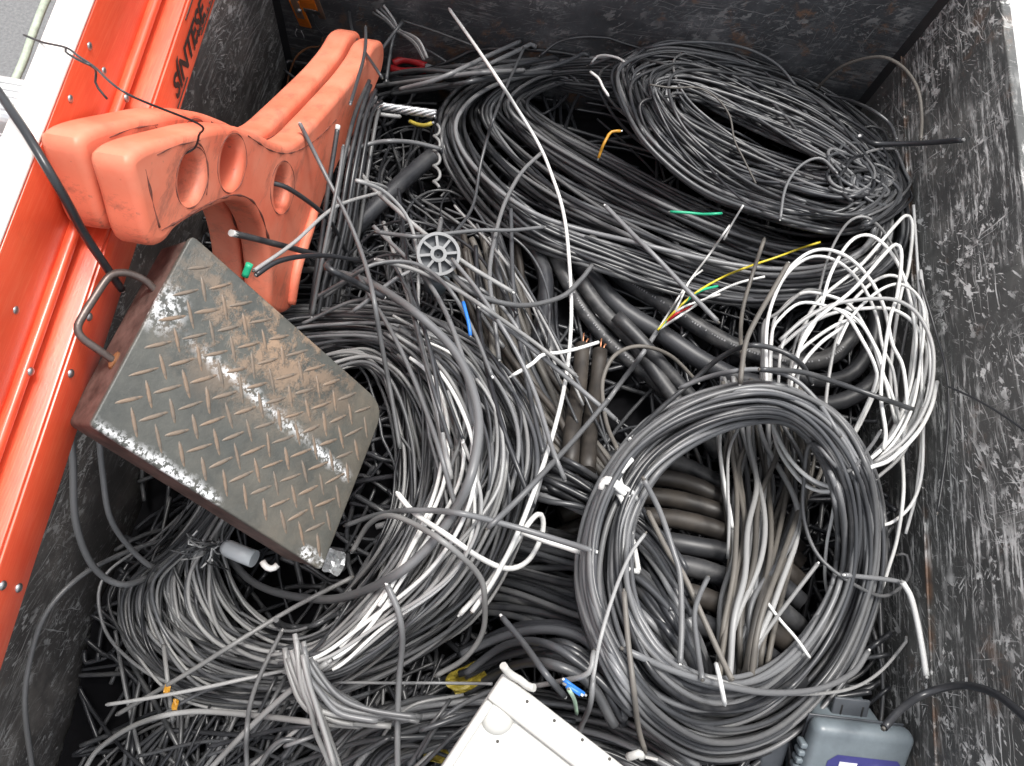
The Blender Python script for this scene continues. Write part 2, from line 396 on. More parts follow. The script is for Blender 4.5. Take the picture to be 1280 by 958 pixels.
def lay(px, r, closed=False, lift=None, stiff=5.0, write=True, z0=.03):
    """px: Nx2 photo-pixel path -> 3-D centre line resting on the heap"""
    px = resample(px, 3.2, closed); n = len(px)
    z = np.full(n, z0)
    for it in range(3):
        W = Pv(px, z)
        W[:, 0] = np.clip(W[:, 0], XL + r, XR - r - .001); W[:, 1] = np.minimum(W[:, 1], YB - r - .001)
        t = (np.roll(W, -1, 0) - np.roll(W, 1, 0)) if closed else np.gradient(W, axis=0)
        t = t[:, :2] / (np.linalg.norm(t[:, :2], axis=1)[:, None] + 1e-9); nn = np.column_stack([-t[:, 1], t[:, 0]])
        req = np.full(n, -9.)
        for o in OFFS:
            i, j = gi(W[:, 0] + nn[:, 0] * o * r, W[:, 1] + nn[:, 1] * o * r)
            req = np.maximum(req, H[i, j] + r * math.sqrt(1 - o * o))
        z = req.copy()
        for _ in range(7): z = np.maximum(req, gauss(z, stiff, closed))
        z = gauss(z, stiff * .4, closed)
        cap = zcap(W[:, 0], W[:, 1]) - r
        if (cap < 5).any(): z = gauss(np.minimum(z, cap), 2.5, closed)
    if lift is not None: z = z + lift(np.linspace(0, 1, n))
    W = Pv(px, z); W[:, 0] = np.clip(W[:, 0], XL + r, XR - r - .001); W[:, 1] = np.minimum(W[:, 1], YB - r - .001)
    if write: raster(W, r, closed)
    return W
def raster(W, r, closed=False):
    if True:
        D = resample(W, .0011, closed)
        t = np.gradient(D, axis=0)[:, :2]; t /= np.linalg.norm(t, axis=1)[:, None] + 1e-9
        for o in np.linspace(-1, 1, max(5, int(2 * r / .0009))):
            i, j = gi(D[:, 0] - t[:, 1] * o * r, D[:, 1] + t[:, 0] * o * r)
            np.maximum.at(H, (i, j), D[:, 2] + r * math.sqrt(max(0, 1 - o * o)))
def wob(n, amp, f0, closed):
    s = np.linspace(0, 1, n, endpoint=not closed); o = np.zeros(n)
    for k in range(1, 4):
        fr = k if closed else k * f0 * rng.uniform(.6, 1.3)
        o += rng.normal(0, 1) / k ** 1.5 * np.sin(2 * math.pi * (fr * s + rng.random()))
    return amp * o
def mesh_step(W, r, closed=False):
    return resample(W, max(.0055, r * 1.7), closed)
def band(parent, part, inner, outer, n, rpx, mats, closed=False, jit=.10, spread=(0, 1), rvar=.12, ends=0., stiff=5., flat=1.0, sides=8, wild=.12, loop=.012, airy=0., air=.02):
    """n strands that run side by side between two boundary curves"""
    A = catmull(inner, closed, 220); B = catmull(outer, closed, 220); out = []; late = []
    for k in range(n):
        u = spread[0] + (spread[1] - spread[0]) * ((k * .618034 + rnd.random() * .3) % 1.0)
        uu = np.clip(u + wob(220, jit, 1.0, closed), -.03, 1.03)[:, None]
        px = A * (1 - uu) + B * uu
        stray = rnd.random() < wild
        c_ = px.mean(0); k_ = 3.2 if stray else 1.
        px = c_ + (px - c_) * (1 + rng.normal(0, loop * k_, 2)) + rng.normal(0, 170 * loop * k_, 2)
        if not closed and ends > 0:
            a = int(rnd.uniform(0, ends) * 220); b = 220 - int(rnd.uniform(0, ends) * 220); px = px[a:b]
        if closed: px = np.roll(px, rnd.randrange(220), 0)
        r = rpx * PX * rnd.uniform(1 - rvar, 1 + rvar)
        up = rnd.random() < airy
        if up: l0, l1, l2_ = rnd.uniform(.15, 1) * air, rnd.uniform(0, .5) * air, rnd.random() * 6.28
        W = lay(px, r, closed, stiff=stiff, lift=(lambda q: l0 + l1 * np.sin(2 * math.pi * q + l2_)) if up else ((lambda q: .006 * np.sin(math.pi * q) ** 2) if stray else None), write=not up)
        if up: late.append((W, r))
        out.append(tube_obj(part, mesh_step(W, r, closed), r, CAB[rnd.choice(mats)], parent, sides, closed, flat))
    for W, r in late: raster(W, r, closed)
    return out
def geo_join(name, items, mat):
    V = []; Fc = []; o = 0
    for v, f in items:
        V.append(v); Fc += [[i + o for i in q] for q in f]; o += len(v)
    me = bpy.data.meshes.new(name); me.from_pydata(np.vstack(V).tolist(), [], Fc); me.polygons.foreach_set('use_smooth', [True] * len(Fc)); me.materials.append(mat)
    return link(bpy.data.objects.new(name, me))
def loose(name, label, cat, pts, rpx, mat, group=None, lift=None, closed=False, stiff=5., flat=1., px_step=None):
    px = catmull(pts, closed, 40 * len(pts)); r = rpx * PX
    lf = None
    if lift is not None:
        ks = np.linspace(0, 1, len(lift)); lf = lambda s: np.interp(s, ks, lift)
    W = lay(px, r, closed, lf, stiff)
    m = CAB[mat] if isinstance(mat, str) else mat
    o = tag(tube_obj(name, mesh_step(W, r, closed), r, m, None, 8, closed, flat), label, cat, group)
    cut_ends(o, W, r); return o
def cut_ends(o, W, r):
    if r < .0014 or r > .006: return
    for a, b in ((W[0], W[min(3, len(W) - 1)]), (W[-1], W[-min(4, len(W))])):
        d = unit(a - b); c = tube_obj('cut_end', [a - d * .001, a + d * .0006, a + d * rnd.uniform(.001, .0035)], r * .55, CORE[rnd.randrange(3)], None, 7); c.parent = o
def loose3(name, label, cat, pts, r, mat, group=None, closed=False, step=.006):
    m = CAB[mat] if isinstance(mat, str) else mat
    W = smooth3d(pts, step, closed)
    o = tag(tube_obj(name, W, r, m, None, 8, closed), label, cat, group)
    cut_ends(o, W, r); return o

# plate frame is needed before the coils under it are laid
def rect_pose(c, L):
    d = np.array([ray(p) for p in c]); Mx = np.array([d[0], -d[1], d[2], -d[3]]).T
    t = np.linalg.svd(Mx)[2][-1]; q = d * (t / t[0])[:, None]
    s = L / np.linalg.norm(q[1] - q[0]); return q * s + EYE
PQ = rect_pose([(112, 532), (240, 293), (482, 508), (402, 714)], .16)
p_ex = unit(PQ[1] - PQ[0]); p_ey = unit(PQ[3] - PQ[0]); p_n = unit(np.cross(p_ex, p_ey)); p_n *= np.sign(p_n[2])
p_a = np.linalg.norm(PQ[1] - PQ[0]); p_b = np.linalg.norm(PQ[3] - PQ[0]); P_DEP = .052
PLATE = (PQ[0], p_ex, p_ey, p_n, p_a, p_b, P_DEP)

# ------------------------------------------------------------------ the cables, bottom layer first
# uncountable tangle that shows through the gaps
items = {'black': [], 'char': [], 'grey': []}
def scrap(x, y, L, ang, curv, r, key):
    n = 14; s = np.linspace(-.5, .5, n) * L; th = ang + curv * s / L
    px = np.column_stack([x + np.cumsum(np.cos(th)) * L / n - np.cos(ang) * L / 2, y + np.cumsum(np.sin(th)) * L / n - np.sin(ang) * L / 2])
    px = px[(px[:, 0] > 90) & (px[:, 0] < 1185) & (px[:, 1] > 20) & (px[:, 1] < 1040)]
    if len(px) < 5: return
    W = lay(px, r * PX, stiff=4); W = W[(W[:, 0] > XL + .008) & (W[:, 0] < XR - .008) & (W[:, 1] < YB - .008)]
    if len(W) < 6: return
    items[key].append(tube_geo(mesh_step(W, r * PX), r * PX, 6))
for k in range(420):
    x = rng.uniform(130, 1150); y = rng.uniform(70, 1000)
    if x + y * .25 < 240: continue
    scrap(x, y, rng.uniform(200, 600), rng.uniform(0, math.pi), rng.normal(0, 2.4), rng.uniform(2.0, 3.6), rng.choice(['black', 'black', 'char']))
for k in range(110):                                   # hair-like tangle beside the orange legs and the hub
    scrap(rng.normal(475, 38), rng.uniform(190, 420), rng.uniform(60, 200), rng.uniform(0, math.pi), rng.normal(0, 2.5), rng.uniform(1.4, 2.8), rng.choice(['black', 'char', 'grey'], p=[.5, .4, .1]))
for k in range(130):                                   # crossing scraps along the near edge
    scrap(rng.uniform(140, 560), rng.uniform(880, 1010), rng.uniform(120, 330), rng.normal(-1.05, .5), rng.normal(0, .5), rng.uniform(2., 3.3), rng.choice(['black', 'char', 'grey'], p=[.45, .4, .15]))
for key, lab in (('black', 'loose black cable ends tangled in the gaps between coils'), ('char', 'loose charcoal cable ends tangled in the gaps between coils'), ('grey', 'loose grey cable ends tangled in the gaps between coils')):
    o = geo_join('cable_scraps', items[key], CAB[key]); o['kind'] = 'stuff'; tag(o, lab, 'cable scrap')

def coil(name, label, group=None, at=(600, 500)):
    return thing(name, label, 'cable coil' if 'coil' in name else 'cable bundle', tuple(P(*at, 0.0)), group)

# thick cables in the middle
t = coil('thick_cable_bundle', 'thick black cables running diagonally under the upper coils', at=(800, 420))
thick = [[(690, 290), (719, 323), (775, 385), (826, 417), (882, 454), (935, 478), (1010, 490)], [(735, 300), (775, 345), (838, 385), (882, 414), (923, 435), (980, 452), (1035, 448), (1070, 415)],
         [(690, 315), (710, 354), (732, 392), (763, 429), (819, 476), (860, 515), (900, 570)], [(725, 350), (750, 385), (794, 432), (838, 492), (880, 545)], [(770, 395), (800, 425), (840, 470), (880, 510), (930, 540)],
         [(645, 270), (668, 310), (680, 350), (684, 400), (690, 450)], [(960, 455), (1010, 475), (1060, 470), (1090, 430), (1095, 380)], [(980, 500), (1040, 505), (1090, 480), (1110, 440)]]
for p, r in zip(thick, [13, 12, 10, 9.5, 9, 9, 10, 11]):
    W = lay(catmull(p, False, 200), r * PX, stiff=9); tube_obj('thick_cable', mesh_step(W, r * PX), r * PX, CAB['thick'], t, 12)
for cab in [o for o in t.children if o.name.startswith('thick_cable')][1:3]:
    vs = np.array([v.co[:] for v in cab.data.vertices]).reshape(-1, 12, 3); ce = vs.mean(1); ra = np.linalg.norm(vs[0, 0] - ce[0])
    bm = bmesh.new(); s_ = np.concatenate([[0], np.cumsum(np.linalg.norm(np.diff(ce, axis=0), axis=1))]); q = .05
    while q < s_[-1] - .03:
        c_ = np.array([np.interp(q, s_, ce[:, k]) for k in range(3)]); c2 = np.array([np.interp(q + .002, s_, ce[:, k]) for k in range(3)])
        tx = unit(c2 - c_); up = unit(EYE - c_ + np.array([.12, .1, 0])); up = unit(up - tx * (up @ tx))
        add_box(bm, (-.0009 * rnd.uniform(.5, 1.3), -.0014, ra - .0003), (.0009 * rnd.uniform(.4, 1.2), .0014 * rnd.uniform(.2, 1), ra + .0002), frame(c_, tx, np.cross(up, tx), up))
        q += rnd.choice([.0035, .0035, .0035, .009])
    bm_obj('printed_text', bm, M_GPRINT, cab)
t = coil('thick_cable_coil', 'thick dirty brown black cables stacked crosswise inside the ring coil', at=(850, 660))
for k, (ya, yb, yc) in enumerate([(572, 584, 612), (596, 604, 628), (620, 628, 645), (646, 652, 668), (674, 682, 692), (704, 708, 724), (740, 742, 760), (770, 775, 795)]):
    W = lay(catmull([(700, ya + 25), (760, ya + 3), (810, ya), (860, yb), (910, yc), (960, yc + 26), (1000, yc + 60)], False, 200), 11 * PX, stiff=9)
    tube_obj('thick_cable', mesh_step(W, 11 * PX), 11 * PX, CAB['brown' if k in (1, 2, 3, 6) else 'thick'], t, 12)
t = coil('dusty_cable_bundle', 'dusty brown grey cables lying side by side in the middle of the heap', at=(640, 450))
band(t, 'cable', [(548, 285), (575, 360), (605, 440), (640, 510), (685, 580), (720, 630)], [(640, 285), (655, 370), (680, 450), (715, 510), (750, 565), (780, 620)], 28, 4.6, ['tan', 'tan', 'brown', 'char'], jit=.10, airy=.3, air=.012, ends=.08, stiff=7, sides=10)
t = coil('thick_cable_stub', 'two dusty thick cable stubs with cut copper ends beside the tan loop', at=(735, 500))
for x0 in (0, 22):
    W = lay(catmull([(728 + x0, 432 + x0 * .3), (724 + x0, 480), (716 + x0, 530), (712 + x0, 590)], False, 120), 10 * PX, stiff=8)
    tube_obj('cable', mesh_step(W, 10 * PX), 10 * PX, CAB['brown'], t, 12)
    d = unit(W[0] - W[3])
    for q in range(2):
        o = np.array([math.cos(q * 1.6), math.sin(q * 1.6), .4]) * .0035
        tube_obj('conductor', [W[0] + o - d * .004, W[0] + o * 1.2 + d * .006, W[0] + o * 1.7 + d * .010], .0011, M_COPPER, t, 6)
loose('black_pipe', 'smooth black plastic pipe slanting behind the orange legs', 'pipe', [(392, 345), (430, 300), (470, 258), (525, 208), (570, 172)], 13, 'black', lift=[.0, .01, .02], stiff=12)
loose('corrugated_cable', 'thick black cable with a ribbed collar dropping into a dark gap', 'cable', [(655, 265), (668, 310), (682, 345), (680, 390), (672, 430)], 11, 'black', stiff=8)

# upper coils
t = coil('cable_coil', 'large flattened coil of thick dark cable sweeping down from the upper left bend', at=(830, 230))
band(t, 'winding', [(655, 128), (695, 165), (770, 205), (850, 248), (950, 290), (1020, 306), (1062, 300), (1078, 275), (1055, 232), (1000, 182), (900, 136), (800, 108), (740, 97), (692, 103)],
     [(553, 150), (572, 215), (640, 288), (757, 333), (866, 366), (960, 376), (1070, 358), (1128, 305), (1118, 220), (1040, 140), (930, 92), (800, 72), (690, 78), (598, 102)],
     70, 3.2, ['char', 'grey', 'black', 'char'], True, jit=.11, loop=.012, airy=.35, air=.018)
t = coil('cable_coil', 'slimmer coil of black cable heaped against the back right corner', at=(960, 180))
band(t, 'winding', [(846, 116), (860, 140), (900, 164), (952, 186), (1008, 206), (1050, 214), (1058, 208), (1036, 196), (996, 180), (950, 160), (904, 138), (870, 120)],
     [(776, 90), (792, 148), (832, 198), (898, 244), (994, 276), (1072, 284), (1128, 242), (1108, 188), (1041, 128), (972, 92), (900, 70), (828, 64)],
     104, 2.2, ['char', 'grey', 'black', 'char'], True, jit=.19, wild=.22, rvar=.25, loop=.02, airy=.5, air=.025)
for k in range(16):                                   # snarled end of that coil
    c = (rng.normal(1085, 22), rng.normal(222, 16)); a = rng.uniform(18, 46); b = rng.uniform(9, 22); ph = rng.uniform(-.3, .7)
    th = np.linspace(0, rng.uniform(3.5, 6.2), 60) + rng.uniform(0, 6)
    px = np.column_stack([c[0] + a * np.cos(th) * math.cos(ph) - b * np.sin(th) * math.sin(ph), c[1] + a * np.cos(th) * math.sin(ph) + b * np.sin(th) * math.cos(ph)])
    W = lay(px, 2.3 * PX, stiff=3); tube_obj('winding', mesh_step(W, .0035), 2.3 * PX, CAB[rnd.choice(['char', 'black', 'grey'])], t, 7)
t = coil('cable_bundle', 'sheaf of straight black cable ends reaching from the orange legs to the back wall', at=(600, 85))
for p in ([(466, 112), (520, 92), (566, 75), (613, 53), (660, 46), (728, 41)], [(470, 120), (519, 110), (580, 104), (640, 94), (700, 80), (738, 62)], [(500, 92), (560, 84), (620, 78), (689, 73)], [(480, 104), (540, 96), (600, 84), (650, 62), (672, 50)],
          [(488, 100), (560, 94), (630, 84), (700, 70)], [(476, 96), (520, 88), (575, 90), (640, 86)], [(490, 118), (560, 108), (620, 96), (690, 90)], [(470, 108), (530, 100), (590, 92), (655, 88)], [(500, 112), (550, 98), (610, 70), (650, 52)]):
    W = lay(catmull(p, False, 160), 3.4 * PX, stiff=10, lift=lambda s: .035 * np.sin(math.pi * s)); tube_obj('cable', mesh_step(W, 3.4 * PX), 3.4 * PX, CAB[rnd.choice(['char', 'black', 'grey'])], t)

# lower bundles
t = coil('cable_bundle', 'dense bundle of dark cables passing under the left side of the ring coil', at=(700, 720))
band(t, 'cable', [(470, 668), (520, 655), (590, 650), (650, 662), (720, 676), (785, 692), (835, 740), (872, 800), (895, 870)], [(470, 780), (520, 770), (580, 762), (640, 765), (715, 790), (765, 802), (800, 832), (825, 862), (842, 900)], 54, 3.5, ['char', 'char', 'black', 'grey'], jit=.10, ends=.04, airy=.35, air=.012)
t = coil('cable_bundle', 'thin bundle of cables slanting from the dusty cables to the white tie', at=(700, 610))
band(t, 'cable', [(600, 535), (660, 565), (725, 592), (790, 632), (835, 680), (870, 745)], [(590, 600), (650, 620), (715, 640), (780, 672), (820, 720), (850, 780)], 18, 3.2, ['char', 'grey', 'black'], jit=.12, ends=.1)
# grey-white flat drop cable coil on the left of the middle
t = coil('drop_cable_coil', 'big loose coil of grey and white cable half under the chequer plate box', at=(480, 650))
OUT = [(325, 402), (420, 388), (510, 396), (590, 432), (640, 490), (664, 560), (650, 650), (602, 748), (530, 812), (430, 858), (330, 880), (240, 874), (185, 838), (158, 792), (162, 735), (222, 684), (270, 620), (285, 500)]
INN = [(400, 470), (450, 452), (478, 466), (492, 492), (502, 530), (506, 575), (498, 640), (460, 715), (412, 772), (372, 797), (338, 792), (305, 768), (286, 740), (276, 712), (272, 690), (280, 650), (330, 560), (370, 500)]
band(t, 'winding', INN, OUT, 140, 1.9, ['grey', 'char', 'black', 'char', 'grey', 'light'], True, jit=.18, rvar=.25, wild=.25, loop=.02, airy=.62, air=.045)
DA = [(470, 425), (520, 470), (540, 540), (535, 620), (500, 700), (450, 765), (395, 815), (340, 825)]; DB = [(500, 402), (580, 450), (622, 530), (618, 620), (570, 720), (500, 790), (430, 840), (360, 850)]
band(t, 'winding', DA, DB, 84, 1.85, ['light', 'grey', 'char', 'grey', 'light', 'grey', 'char'], False, jit=.22, rvar=.25, ends=.14, loop=.012, airy=.5, air=.02)
band(t, 'winding', DA, DB, 7, 1.9, ['white', 'white', 'light'], False, jit=.26, spread=(.1, .8), airy=.6, air=.012, ends=.33, loop=.006)
t = coil('cable_coil', 'coil of black cable curving behind the white panel at the near edge', at=(560, 910))
band(t, 'winding', [(470, 990), (500, 958), (545, 940), (600, 932), (670, 934), (750, 945), (830, 980)], [(370, 990), (415, 915), (490, 878), (580, 866), (680, 868), (780, 890), (880, 950)], 28, 3.7, ['char', 'black', 'char', 'grey'], jit=.09, airy=.3, air=.01)
t = coil('cable_bundle', 'dark cables arching above the top corner of the white panel', at=(660, 815))
band(t, 'cable', [(585, 868), (640, 838), (690, 836), (735, 862), (770, 910)], [(575, 812), (640, 786), (715, 786), (765, 820), (810, 880)], 12, 4.2, ['black', 'black', 'char'], jit=.06)

# fan inside the ring
t = coil('dusty_cable_bundle', 'fan of dusty tan and grey flat cables inside the ring coil', at=(940, 700))
band(t, 'cable', [(903, 470), (903, 525), (905, 600), (914, 690), (904, 770), (896, 870)], [(1005, 480), (1022, 550), (1022, 620), (992, 700), (964, 785), (948, 880)], 34, 2.9, ['tan', 'tan', 'grey', 'tan', 'light'], jit=.12, airy=.5, air=.03, ends=.02, stiff=8)
t = coil('white_cable_coil', 'loose springy coil of white cable against the right wall', at=(1060, 430))
def Z8(l): return [(900 + x / 3.19, 260 + y / 3.19) for x, y in l]
def Z7(l): return [(880 + x / 3.19, 460 + y / 3.19) for x, y in l]
whites = [Z8([(265, 760), (300, 540), (380, 380), (430, 200), (500, 70), (570, 35), (640, 80), (700, 180), (740, 320), (760, 480), (745, 640), (700, 800), (640, 920)]),
          Z8([(300, 620), (370, 400), (560, 230), (690, 80), (745, 30), (768, 80), (750, 250), (720, 350), (690, 550), (680, 700), (700, 850), (690, 930)]),
          Z8([(180, 760), (180, 500), (220, 350), (280, 250), (370, 195), (470, 215), (560, 300), (620, 420), (650, 560), (690, 650), (705, 800), (690, 940)]),
          Z8([(200, 760), (210, 480), (250, 400), (330, 340), (430, 350), (520, 390), (580, 480), (640, 600), (640, 680), (560, 860), (500, 960)]),
          Z8([(450, 520), (490, 430), (540, 360), (620, 290), (690, 270), (750, 310), (780, 390), (770, 560), (740, 760), (680, 900), (600, 1000)]),
          Z8([(160, 780), (168, 600), (175, 460), (230, 420), (330, 335), (400, 330)]),
          Z8([(235, 560), (330, 480), (450, 420), (600, 400), (700, 410), (780, 470), (830, 590), (825, 740), (780, 860), (700, 960), (600, 1030)]),
          Z8([(280, 740), (300, 600), (380, 520), (490, 455), (560, 460), (610, 540), (640, 640), (690, 760), (725, 900), (690, 1020)]),
          Z8([(772, -10), (786, 200), (798, 400), (804, 700), (800, 1000), (780, 1150), (740, 1300)]),
          Z8([(800, 250), (828, 480), (840, 660), (820, 780), (750, 900), (640, 1010)]),
          Z8([(490, 455), (455, 560), (430, 700), (418, 820), (400, 1000)]),
          Z8([(230, 760), (245, 560), (300, 470), (420, 400), (540, 440), (620, 560), (660, 700), (700, 860)]),
          Z8([(300, 760), (320, 640), (400, 540), (500, 470)]),
          Z7([(905, 40), (880, 150), (820, 260), (720, 360), (640, 395), (560, 470), (440, 450), (340, 360), (270, 215), (255, 100)]),
          Z7([(885, 60), (840, 190), (760, 310), (650, 400), (540, 490), (430, 480), (340, 390), (290, 290), (275, 150)]),
          Z7([(870, 160), (800, 330), (700, 430), (600, 500), (520, 500), (400, 430), (310, 300), (290, 160)]),
          Z7([(875, 210), (868, 420), (830, 540), (760, 610), (700, 632)]),
          Z7([(790, 330), (795, 500), (770, 680), (735, 800), (710, 880)]),
          Z7([(530, 480), (510, 600), (490, 700), (482, 830), (500, 920), (540, 975)]),
          Z7([(75, 220), (62, 300), (75, 430), (100, 560), (112, 640)]), Z7([(150, 215), (100, 330), (95, 480), (100, 600), (95, 760)])]
whites += [[(1050 + (x - 1050) * (1 + sx * .008) + sx, 430 + (y - 430) * (1 - sy * .004) + sy) for x, y in whites[i]] for i, sx, sy in ((0, 4, 14), (2, 8, -6), (3, -5, 10), (4, 6, 8), (6, 3, -10), (13, 4, 6), (14, -6, -5), (1, -8, 22))]
for k, p in enumerate(whites):
    r = rnd.uniform(1.75, 2.35) * PX
    W = lay(catmull(p, False, 220), r, stiff=16, lift=(lambda s, k=k: (.012 + .004 * (k % 4)) * np.sin(math.pi * s) ** .7))
    tube_obj('winding', mesh_step(W, r), r, CAB['white' if k % 5 else 'light'], t)
# the ring on top
t = coil('ring_coil', 'neat ring coil of charcoal cable tied with a white strip', at=(915, 710))
RIN = [(785, 705), (790, 650), (820, 592), (870, 552), (930, 530), (985, 532), (1022, 570), (1042, 620), (1048, 680), (1038, 740), (1003, 800), (960, 838), (915, 853), (870, 848), (828, 820), (802, 782), (788, 740)]
ROUT = [(722, 715), (736, 635), (776, 560), (832, 514), (900, 488), (970, 484), (1040, 516), (1085, 580), (1103, 660), (1098, 740), (1066, 830), (1010, 900), (950, 938), (880, 944), (812, 906), (767, 850), (735, 785)]
band(t, 'winding', RIN, ROUT, 66, 2.65, ['char', 'grey', 'char', 'grey', 'black'], True, jit=.13, loop=.007, wild=.06, airy=.35, air=.010)
def near_h(px, py, dz=.0):
    z = .05
    for _ in range(6):
        q = P(px, py, z); i, j = gi(np.array([q[0]]), np.array([q[1]])); z = .5 * z + .5 * (H[i, j][0] + dz)
    return P(px, py, z)
def top_h(px, py, rad):
    q = P(px, py, .08); i, j = gi(np.array([q[0]]), np.array([q[1]])); k = int(rad * PX / GS); i, j = int(i[0]), int(j[0])
    return float(np.percentile(H[max(0, i - k):i + k, max(0, j - k):j + k], 97))
def over(pts, dz, step=.004, sig=2.):
    """smooth path resting a little above whatever lies under it"""
    px = resample(catmull(pts, False, 30 * len(pts)), 3.)
    z = np.array([near_h(x, y, dz)[2] for x, y in px]); req = z.copy()
    for _ in range(5): z = np.maximum(req, gauss(z, sig, False))
    return resample(Pv(px, gauss(z, sig, False)), step)
# white tie strip with its tails (part of the ring coil)
tube_obj('tie', over([(751, 612), (754, 603), (763, 604), (775, 613), (788, 623), (797, 634)], .006), .0029, CAB['white'], t, 8)
tube_obj('tie', over([(752, 606), (756, 599), (766, 601), (778, 609), (790, 616), (795, 624)], .006), .0027, CAB['white'], t, 8)
tube_obj('tie', over([(790, 574), (778, 588), (774, 598), (779, 612), (786, 622)], .004), .0025, CAB['white'], t, 8)
tube_obj('tie', over([(766, 610), (776, 622), (783, 640), (788, 665), (794, 690), (798, 714)], .006), .0026, CAB['white'], t, 8)
tube_obj('tie', over([(798, 715), (786, 712), (772, 708)], .006), .0024, CAB['white'], t, 8)

t = coil('loose_cable_bundle', 'loose thin grey cables straggling over the dusty cables between hub and ring coil', at=(600, 470))
for k in range(22):
    x0, y0 = rng.uniform(420, 640), rng.uniform(230, 360); x3, y3 = x0 + rng.uniform(40, 190), y0 + rng.uniform(170, 330); b1, b2 = rng.normal(0, 20), 0
    b2 = b1 * .9
    if abs(x0 - 548) < 40 and abs(y0 - 320) < 45: continue
    p = [(x0, y0), (x0 + (x3 - x0) * .33 + b1, y0 + (y3 - y0) * .33 - b1 * .4), (x0 + (x3 - x0) * .66 + b2, y0 + (y3 - y0) * .66 - b2 * .4), (x3, y3)]
    if k % 4 == 0: p = [(x0 - 60, y0 + 60), (x0 + 20, y0 + 20 + b1 * .5), (x0 + 110, y0 + 50 + b2 * .5), (x0 + 170, y0 + 120)]
    r = rnd.uniform(1.7, 2.9) * PX; l0 = rnd.uniform(.004, .03)
    W = lay(catmull(p, False, 160), r, stiff=12, lift=lambda q: l0 * np.sin(math.pi * (q * .8 + .1)), write=True); tube_obj('cable', mesh_step(W, r), r, CAB[rnd.choice(['grey', 'char', 'char', 'light', 'black'])], t)
t = coil('loose_cable_bundle', 'loose grey cable ends criss-crossing along the near left edge', at=(330, 930))
for k in range(34):
    x0, y0 = rng.uniform(130, 560), rng.uniform(900, 1000); a = rng.normal(-.85, .45); Lh = rng.uniform(90, 240); cv = rng.normal(0, 22)
    p = [(x0, y0), (x0 + math.cos(a) * Lh * .5 - math.sin(a) * cv, y0 + math.sin(a) * Lh * .5 + math.cos(a) * cv), (x0 + math.cos(a) * Lh, y0 + math.sin(a) * Lh)]
    p = [q for q in p if q[1] > 845 or q[0] < 220] if p[-1][1] < 845 else p
    if len(p) < 2: continue
    if len(p) == 2: p = [p[0], ((p[0][0] + p[1][0]) / 2, (p[0][1] + p[1][1]) / 2 + 2), p[1]]
    r = rnd.uniform(1.6, 2.6) * PX; l0 = rnd.uniform(.004, .035)
    W = lay(catmull(p, False, 120), r, stiff=12, lift=lambda q: l0 * (.4 + .6 * np.sin(math.pi * q)), write=True); tube_obj('cable', mesh_step(W, r), r, CAB[rnd.choice(['grey', 'char', 'char', 'light', 'black'])], t)
